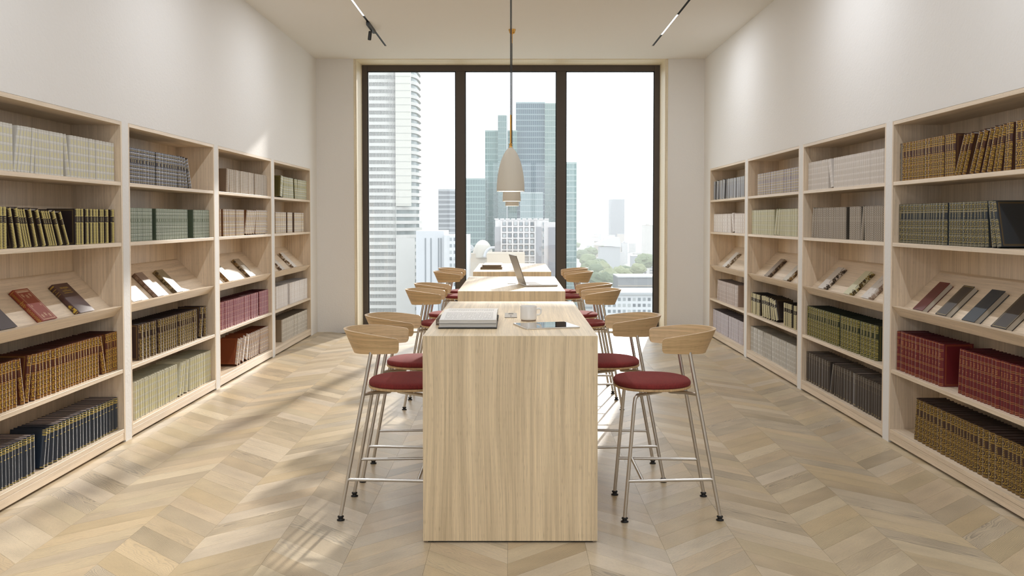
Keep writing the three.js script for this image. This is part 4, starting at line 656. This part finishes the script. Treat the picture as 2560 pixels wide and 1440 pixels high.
{ // mug
  const o = thing('mug', 'white ceramic mug standing on nearest table', 'mug', [0.0745, TOP, -4.78]);
  const g = phy({ color: 0xf1efec, roughness: 0.18, clearcoat: 0.6, clearcoatRoughness: 0.1 });
  part('body', new THREE.LatheGeometry([[0.0001, 0.008], [0.036, 0.0065], [0.0385, 0.007], [0.0405, 0.010], [0.041, 0.014], [0.041, 0.072], [0.0405, 0.0745], [0.0395, 0.0752], [0.0383, 0.0745], [0.0378, 0.072], [0.0375, 0.016], [0.035, 0.012], [0.0001, 0.011]].map(([a, b]) => new THREE.Vector2(a, b)), 56), g, o);
  part('unglazed_base', new THREE.LatheGeometry([[0.0001, 0], [0.036, 0], [0.0372, 0.001], [0.0372, 0.0068], [0.0001, 0.0068]].map(([a, b]) => new THREE.Vector2(a, b)), 48), std({ color: 0x9c8672, roughness: 0.8 }), o);
  part('handle', tube([V(0.038, 0.060, 0.004), V(0.052, 0.0625, 0.005), V(0.0605, 0.059, 0.006), V(0.062, 0.050, 0.006), V(0.0605, 0.040, 0.006), V(0.055, 0.0325, 0.005), V(0.038, 0.030, 0.004)], 0.0046, 36, 12), g, o);
}
{ // tablet
  const o = thing('tablet', 'slim tablet with glossy screen lying on nearest table', 'tablet', [0.1535, TOP, -4.539], 0);
  o.rotation.y = 0.26;
  const w = 0.131, d = 0.118, S = new THREE.Shape(), r = 0.012; S.moveTo(-w + r, -d); S.lineTo(w - r, -d); S.quadraticCurveTo(w, -d, w, -d + r); S.lineTo(w, d - r); S.quadraticCurveTo(w, d, w - r, d); S.lineTo(-w + r, d); S.quadraticCurveTo(-w, d, -w, d - r); S.lineTo(-w, -d + r); S.quadraticCurveTo(-w, -d, -w + r, -d);
  const g = new THREE.ExtrudeGeometry(S, { depth: 0.0042, bevelEnabled: true, bevelSize: 0.001, bevelThickness: 0.001, bevelSegments: 2, curveSegments: 6 }); g.rotateX(-Math.PI / 2); g.translate(0, 0.0012, 0);
  part('housing', g, phy({ color: 0xd8d3cd, roughness: 0.3, metalness: 0.6 }), o);
  part('screen', bx(-w + 0.004, 0.0062, -d + 0.004, w - 0.004, 0.0068, d - 0.004), phy({ color: 0x14171a, roughness: 0.03, specularIntensity: 1, clearcoat: 1, clearcoatRoughness: 0.02 }), o);
}
{ // laptop
  const o = thing('laptop', 'open grey laptop on middle table', 'laptop', [0.186, TOP, -7.41]);
  o.rotation.y = 0.15;
  const al = phy({ color: 0xb9b4ae, roughness: 0.35, metalness: 0.8 }), dk = std({ color: 0x2c2a28, roughness: 0.4 });
  const hx = -0.125, w = 0.185;
  part('base', rb(hx, 0.001, -w, 0.122, 0.0145, w, 0.004, 3), al, o);
  const kb = part('keyboard', bx(hx + 0.03, 0.0146, -w + 0.025, hx + 0.135, 0.0150, w - 0.025), dk, o), keyM = std({ color: 0x4c4a47, roughness: 0.6 });
  const keys = []; for (let r = 0; r < 6; r++) for (let c = 0; c < 14; c++) keys.push(bx(hx + 0.032 + r * 0.0172, 0.015, -w + 0.027 + c * 0.0229, hx + 0.032 + r * 0.0172 + 0.0145, 0.0158, -w + 0.027 + c * 0.0229 + 0.0195));
  part('keys', keys, keyM, kb).userData.kind = 'stuff';
  part('trackpad', bx(hx + 0.15, 0.0145, -0.055, 0.115, 0.0149, 0.055), phy({ color: 0xa8a39d, roughness: 0.25, metalness: 0.7 }), o);
  const lid = part('lid', rb(-0.0035, 0, -w, 0.0035, 0.235, w, 0.003, 3), phy({ color: 0x8a8580, roughness: 0.35, metalness: 0.8 }), o); lid.position.set(hx + 0.004, 0.013, 0); lid.rotation.z = 0.33;
  part('screen', bx(0.0035, 0.012, -w + 0.008, 0.0042, 0.228, w - 0.008), phy({ color: 0x35312e, roughness: 0.35 }), lid);
}
{ // two books on the far table
  const a = thing('stacked_book', 'brown closed book, lower of two on farthest table', 'book', [-0.225, TOP + 0.0004, -10.08]);
  part('cover', [rb(-0.112, 0, -0.3, 0.112, 0.004, 0.3, 0.0015), rb(-0.112, 0.018, -0.3, 0.112, 0.022, 0.3, 0.0015), rb(-0.112, 0, -0.3, -0.106, 0.022, 0.3, 0.0015)], std({ color: 0x6b5238, roughness: 0.6 }), a); part('pages', bx(-0.105, 0.004, -0.292, 0.106, 0.018, 0.292), pageMat('#c0ab8c'), a);
  const b = thing('stacked_book', 'brown book with white cover, upper of two on farthest table', 'book', [-0.219, TOP + 0.0225, -10.06]);
  part('cover', [rb(-0.097, 0, -0.24, 0.097, 0.004, 0.24, 0.0015), rb(-0.097, 0, -0.24, -0.091, 0.022, 0.24, 0.0015)], std({ color: 0x7a6044, roughness: 0.6 }), b); part('pages', bx(-0.09, 0.004, -0.234, 0.092, 0.018, 0.234), pageMat('#c0ab8c'), b);
  part('front_board', rb(-0.097, 0.018, -0.24, 0.097, 0.022, 0.24, 0.0015), std({ color: 0xe9e7e4, roughness: 0.5 }), b);
}

// ------------------------------------------------------------------ the city beyond the glass
const GROUND = -80;
{ const g = struct('ground'); const p = new THREE.PlaneGeometry(5200, 3600); p.rotateX(-Math.PI / 2); p.translate(0, GROUND, -1820); part('land', p, std({ color: 0x8d908a, roughness: 1 }), g); }
const cX = (px, Z) => (px - 1284) / FOCAL * Z, cY = (py, Z) => 1.41 + (550 - py) / FOCAL * Z;
const weathered = (hex, k) => new THREE.Color(hex).multiplyScalar(k);
const C = (hex, r = 0.8) => std({ color: weathered(hex, 0.62), roughness: r });
const glassC = (hex) => phy({ color: weathered(hex, 0.6), roughness: 0.25, metalness: 0.2 });
/** A block seen between two picture columns and below a picture row, at a distance; storeys marked by slabs proud of the glass. */
function block(o, px0, px1, py, Z, depth, wallM, slabM, storey, opts = {}) {
  const x0 = cX(px0, Z), x1 = cX(px1, Z), y1 = opts.y1 ?? cY(py, Z), y0 = opts.y0 ?? GROUND;
  part('body', bx(x0, y0, -Z, x1, y1, -Z - depth), wallM, o);
  if (slabM) {
    for (let y = y1, i = 0; y > Math.max(y0, cY(opts.low ?? 830, Z)); y -= storey, i++) part('floor_slab', bx(x0 - 0.15, y - (opts.slab ?? 0.9), -Z + 0.25, x1 + 0.15, y + (i ? 0 : 0.4), -Z - depth - 0.2), slabM, o);
    const fins = []; const n = opts.fins ?? 0; for (let i = 0; i <= n && n; i++) { const x = x0 + (x1 - x0) * i / n; fins.push(bx(x - 0.12, Math.max(y0, cY(830, Z)), -Z + 0.15, x + 0.12, y1, -Z + 0.02)); }
    if (fins.length) part('mullions', fins, slabM, o).userData.kind = 'stuff';
  }
}
/** A grid of windows let into a face: each a pane of its own. */
function windows(o, px0, px1, py0, py1, Z, cols, rows, fw, fh, m, sk = () => true) {
  const x0 = cX(px0, Z), x1 = cX(px1, Z), yA = cY(py0, Z), yB = cY(py1, Z), dx = (x1 - x0) / cols, dy = (yA - yB) / rows, g = new THREE.BoxGeometry(dx * fw, dy * fh, 0.5);
  for (let r = 0; r < rows; r++) for (let c = 0; c < cols; c++) if (sk(c, r)) { const w = part('window', g, m[(c * 7 + r * 5 + (c * r) % 3) % m.length], o); w.position.set(x0 + dx * (c + 0.5), yA - dy * (r + 0.5), -Z - 0.1); }
}
const winM = [C(0xa6aeb0, 0.3), C(0x8d979b, 0.3), C(0xbfc5c4, 0.3), C(0x777f84, 0.3)];
{ // the tall pale tower in the left pane
  const o = thing('round_tower', 'tall pale curved apartment tower filling side of left window pane', 'building');
  const Z = 450, cx = cX(935, Z), R = cX(1040, Z) - cx, st = 3.3, y1 = 92, n = 48, core = glassC(0x9aa6a3), slab = C(0xe9e8e2), pale = C(0xeceadf);
  const plan = (r) => { const s = new THREE.Shape(); for (let i = 0; i <= n; i++) { const a = i / n * Math.PI * 2, c = Math.cos(a), q = Math.sin(a), e = 2 / 3.2, x = r * Math.sign(c) * Math.abs(c) ** e, y = r * Math.sign(q) * Math.abs(q) ** e; i ? s.lineTo(x, y) : s.moveTo(x, y); } return s; };
  const ext = (r, h) => { const g = new THREE.ExtrudeGeometry(plan(r), { depth: h, bevelEnabled: false }); g.rotateX(-Math.PI / 2); return g; };
  const body = ext(R - 0.7, y1 - GROUND); body.translate(cx, GROUND, -Z - R); part('core', body, core, o);
  const sg = ext(R, 1.5); let i = 0;
  for (let y = y1; y > -62; y -= st, i++) { const m = part('floor_slab', sg, slab, o); m.position.set(cx, y, -Z - R); const k = 1 + (y1 - y) * 0.00035; m.scale.set(k, 1, k); }
  // closed upper panels on the near corner, small windows lower down
  const x0 = cX(990, Z), x1 = cX(1033, Z);
  part('blank_panel', bx(x0, cY(515, Z), -Z + 0.6, x1 - 1, y1, -Z - 2), pale, o);
  for (let y = y1 - 4; y > cY(515, Z); y -= st) part('joint', bx(x0, y, -Z + 0.7, x1 - 1, y + 0.25, -Z), C(0xcfd0c8), o);
  part('lower_wall', bx(x0, GROUND + 4, -Z + 0.5, x1 + 0.6, cY(595, Z), -Z - 2), slab, o);
  windows(o, 991, 1034, 602, 800, Z, 5, 11, 0.5, 0.34, winM);
  const fins = []; for (let k = 0; k < 26; k++) { const x = cX(915 + k * 3, Z); fins.push(bx(x - 0.12, -62, -Z + 0.2, x + 0.12, y1, -Z - 0.4)); } part('mullions', fins, slab, o).userData.kind = 'stuff';
}
{ // glass towers in the middle pane
  const t = 700, mk = (label) => thing('glass_tower', label, 'building');
  let o = mk('tallest blue-green glass office tower behind middle window pane'); block(o, 1290, 1362, 258, t, 40, glassC(0x55707c), C(0x9fb2b6), 4.1, { fins: 14, slab: 0.8 }); block(o, 1362, 1398, 260, t - 2, 36, glassC(0x87a09b), C(0xb6c6c0), 4.1, { fins: 8, slab: 0.6 });
  o = mk('slim glass stair tower left of tallest office tower'); block(o, 1245, 1266, 290, t - 8, 22, glassC(0x7e9a97), C(0xa8bcb8), 4.1, { fins: 4, slab: 0.5 });
  part('white_edge', bx(cX(1266, t - 8), GROUND, -t + 8, cX(1269, t - 8), cY(290, t - 8), -t - 10), C(0xdfe3e2), o);
  o = mk('green glass office block with stepped edge, behind pendant lamp'); block(o, 1213, 1292, 328, t - 4, 30, glassC(0x6f918c), C(0xa5bdb8), 4.1, { fins: 14, slab: 0.7 });
  o = mk('lower green glass block beside left mullion'); block(o, 1150, 1213, 447, t - 30, 30, glassC(0x6b8a88), C(0xa3bab6), 4.1, { fins: 10, slab: 0.8 });
  o = mk('green glass wing at edge of right window pane'); block(o, 1396, 1441, 407, t - 24, 30, glassC(0x7d9f9b), C(0xb4c8c3), 4.1, { fins: 5, slab: 0.9 });
  o = mk('short pale glass block in front of tallest tower'); block(o, 1301, 1357, 482, t - 60, 24, glassC(0x8ba3a4), C(0xc4d0cf), 4.1, { fins: 12, slab: 0.5 });
  o = thing('grey_office_block', 'grey striped office block between pale tower and left mullion', 'building'); block(o, 1096, 1165, 474, 880, 40, C(0x8a9094), C(0xc3c7ca), 4.3, { slab: 1.6 });
}
{ // white podium building and the balconied white block
  let o = thing('white_podium_building', 'white building with vertical joints below grey office block', 'building'); const Z = 400;
  block(o, 1040, 1110, 577, Z, 30, C(0xe4e7ea)); block(o, 1110, 1168, 588, Z - 3, 30, C(0xe9ebec));
  for (const px of [1062, 1076, 1095, 1101]) part('joint', bx(cX(px, Z), GROUND, -Z + 0.2, cX(px, Z) + 0.45, cY(595, Z), -Z), C(0x8f969b), o);
  windows(o, 1122, 1142, 590, 800, Z - 3, 2, 13, 0.55, 0.5, winM);
  o = thing('white_balcony_block', 'white apartment block with window grid beyond the laptop', 'building'); const Y = 430;
  const wall = C(0xf2efec); block(o, 1238, 1372, 549, Y, 26, wall); block(o, 1360, 1396, 556, Y - 1, 26, C(0xe3dedb));
  part('grey_bay', bx(cX(1237, Y), cY(700, Y), -Y + 0.8, cX(1252, Y), cY(567, Y), -Y), C(0xb3b3b4), o); part('grey_bay', bx(cX(1337, Y), cY(700, Y), -Y + 0.8, cX(1353, Y), cY(567, Y), -Y), C(0xa9a9ac), o); part('grey_bay', bx(cX(1371, Y), cY(700, Y), -Y + 1.8, cX(1396, Y), cY(568, Y), -Y), C(0x9a9a9e), o);
  windows(o, 1254, 1337, 552, 640, Y - 0.6, 6, 6, 0.5, 0.52, winM); windows(o, 1354, 1371, 552, 640, Y - 0.6, 2, 6, 0.4, 0.5, winM);
  for (let i = 0; i < 8; i++) part('balcony', bx(cX(1253, Y), cY(566 + i * 14.6, Y) - 0.25, -Y + 1.3, cX(1337, Y), cY(566 + i * 14.6, Y) + 0.25, -Y), wall, o);
  for (let i = 0; i <= 6; i++) part('party_wall', bx(cX(1253.5 + i * 14, Y) - 0.3, cY(690, Y), -Y + 1.2, cX(1253.5 + i * 14, Y) + 0.3, cY(552, Y), -Y), wall, o);
  for (let i = 0; i < 10; i++) part('parapet', bx(cX(1236 + i * 14, Y), cY(549, Y), -Y + 0.5, cX(1246 + i * 14, Y), cY(546, Y), -Y - 8), wall, o);
  part('tan_lower_storeys', bx(cX(1217, Y - 20), GROUND, -Y + 20, cX(1312, Y - 20), cY(633, Y - 20), -Y), C(0xecdcc6), o);
}
{ // domed hall with a round star sign
  const o = thing('domed_hall', 'cream domed hall with round star sign, low behind left of middle pane', 'building'), Z = 600;
  const d = new THREE.SphereGeometry(1, 28, 14, 0, Math.PI * 2, 0, Math.PI / 2); d.scale(cX(1232, Z) - cX(1206, Z), 11, 8); d.translate(cX(1206, Z), cY(644, Z), -Z - 6); part('dome', d, C(0xe2ddd0), o);
  part('hall_body', bx(cX(1164, Z), GROUND, -Z, cX(1216, Z), cY(634, Z), -Z - 16), C(0xe6d9c6), o);
  const arch = new THREE.TorusGeometry(5.6, 0.8, 8, 24, Math.PI); arch.scale(1, 1.05, 1); arch.translate(cX(1234, Z), cY(642, Z), -Z + 3); part('arch', arch, C(0xe9eaec), o);
  const sign = part('sign_disc', rod(V(0, 0, -0.2), V(0, 0, 0.2), 2.1, 28), C(0xd7dbdd), o); sign.position.set(cX(1176.5, Z), cY(620, Z), -Z + 2);
  part('sign_post', bx(-0.4, -6, -0.2, 0.4, -2, 0.2), C(0xd7dbdd), sign);
  const w = C(0xf7f8f8); part('sign_ring', new THREE.TorusGeometry(1.9, 0.16, 8, 32), w, sign).position.z = 0.25;
  for (let i = 0; i < 3; i++) { const s = new THREE.Shape([[-0.3, 0], [0, 1.85], [0.3, 0]].map(([a, b]) => new THREE.Vector2(a, b))), g = new THREE.ExtrudeGeometry(s, { depth: 0.2, bevelEnabled: false }); g.rotateZ(i * 2.0944); g.translate(0, 0, 0.22); part('sign_star_ray', g, w, sign); }
}
{ // right pane: nearer roofs
  let o = thing('white_window_block', 'white block with rows of square windows, low in right pane', 'building'), Z = 400;
  block(o, 1500, 1660, 737, Z, 26, C(0xeceff0)); windows(o, 1505, 1655, 741, 801, Z, 12, 4, 0.56, 0.5, winM); part('roof_slab', bx(cX(1498, Z), cY(737, Z), -Z + 1, cX(1662, Z), cY(731, Z), -Z - 26), C(0xc7ccce), o);
  o = thing('grey_flat_block', 'wide grey flat-roofed block above white window block, right pane', 'building'); Z = 620;
  block(o, 1545, 1650, 694, Z, 30, C(0x9da1a3)); part('roof_deck', bx(cX(1544, Z), cY(694, Z), -Z + 0.6, cX(1651, Z), cY(691, Z), -Z - 30), C(0xd9dbdb), o); part('stripe', bx(cX(1545, Z), cY(716, Z), -Z + 0.4, cX(1650, Z), cY(713, Z), -Z), C(0xc2b9ab), o);
  o = thing('wedge_roof_hall', 'white hall with sharp wedge roof amid hazy right-pane city', 'building'); Z = 1300;
  const s = new THREE.Shape([[cX(1484, Z), cY(612, Z)], [cX(1532, Z), cY(592, Z)], [cX(1549, Z), cY(594, Z)], [cX(1553, Z), cY(618, Z)]].map(([a, b]) => new THREE.Vector2(a, b))), g = new THREE.ExtrudeGeometry(s, { depth: 30, bevelEnabled: false }); g.translate(0, 0, -Z - 30); part('roof', g, C(0xf4f5f5), o); part('walls', bx(cX(1500, Z), GROUND, -Z - 2, cX(1551, Z), cY(617, Z), -Z - 28), C(0xcfd3d4), o);
  o = thing('hazy_tower', 'faint square tower on the horizon of right pane', 'building'); block(o, 1527, 1561, 498, 2600, 60, C(0x8b959b)); part('mast', bx(cX(1534, 2600), cY(498, 2600), -2605, cX(1535, 2600), cY(492, 2600), -2606), C(0x8b959b), o); part('mast', bx(cX(1550, 2600), cY(498, 2600), -2605, cX(1551, 2600), cY(491, 2600), -2606), C(0x8b959b), o);
}
{ // the low city spreading to the horizon
  const q = mulberry(2024), cols = [0xe3e4e3, 0xd6d6d2, 0xc9ccce, 0xe9e6df, 0xd9cfc2, 0xb9bec1, 0xf0f0ee].map((c) => C(c)), roofs = [0xb7babb, 0xd3d4d2, 0x9aa0a1, 0xc9bdb0].map((c) => C(c)), dark = winM;
  for (let i = 0; i < 120; i++) {
    const far = i / 120, Z = 560 + Math.pow(far, 1.25) * 1900 + q() * 60, inRight = i % 3 !== 0, px = inRight ? 1420 + q() * 290 : 940 + q() * 330, X = cX(px, Z), w = 9 + q() * 16, d = 9 + q() * 14, h = (9 + q() * 17) * (Z > 1500 ? 1.9 : 1) * (q() < 0.1 ? 1.7 : 1);
    if (!inRight && Z < 720) continue;
    const o = thing('low_rise_building', inRight ? 'small pale low-rise building in hazy city behind right pane' : 'small pale low-rise building in haze behind left and middle panes', 'building', [X, GROUND, -Z], 0, inRight ? 'low-rise city behind the right pane' : 'low-rise city behind the left and middle panes');
    const c = cols[Math.floor(q() * cols.length)], W = w / 2; part('walls', bx(-W, 0, 0, W, h, -d), c, o); part('roof', bx(-W - 0.3, h, 0.3, W + 0.3, h + 0.6, -d - 0.3), roofs[Math.floor(q() * 4)], o);
    if (q() < 0.5) part('roof_hut', bx(-W * 0.4, h + 0.6, -d * 0.3, W * 0.3, h + 3.2, -d * 0.7), c, o);
    if (Z < 1500) { const n = Math.floor(h / 3.4), m = dark[Math.floor(q() * 4)]; for (let r = 0; r < n; r++) part('window_band', bx(-W * 0.86, h - 2.6 - r * 3.4, 0.12, W * 0.86, h - 1.2 - r * 3.4, -0.2), m, o); }
  }
  // trees between the houses
  const leaf = [0x8f9c76, 0x7f8e6e, 0xa3aa82].map((c) => C(c, 1)), bark = C(0x6b5e4e);
  const spots = [[1478, 670, 980], [1492, 664, 1010], [1504, 670, 990], [1470, 650, 1150], [1486, 676, 900], [1516, 690, 820], [1532, 697, 800], [1500, 700, 760], [1548, 686, 850], [1476, 628, 1500], [1452, 636, 1450], [1500, 620, 1700], [1440, 612, 1900], [1560, 676, 940], [1590, 672, 930], [1610, 650, 1100]];
  spots.forEach(([px, py, Z], i) => {
    const y = Math.max(GROUND + 7, cY(py, Z)), R = 6.5 + q() * 3, o = thing('tree', 'rounded green tree among the low houses of right pane', 'tree', [cX(px, Z), GROUND, -Z + 12], 0, 'trees among the low houses');
    const g = new THREE.IcosahedronGeometry(R, 3), P = g.attributes.position, v = V(); for (let k = 0; k < P.count; k++) { v.fromBufferAttribute(P, k); const n = 0.72 + 0.5 * vn(v.x * 0.35 + 20 + i * 3, v.y * 0.35 + v.z * 0.3 + 30, 999, 999, i); P.setXYZ(k, v.x * n * 1.2, v.y * n * 0.85, v.z * n); } g.computeVertexNormals(); g.translate(0, y - GROUND, 0);
    part('crown', g, leaf[i % 3], o); part('trunk', rod(V(0, 0, 0), V(0, y - GROUND, 0), 0.6, 8, 0.4), bark, o);
  });
}

scene.traverse((o) => { if (o.isMesh) { o.castShadow = true; o.receiveShadow = true; } });
renderer.render(scene, camera);
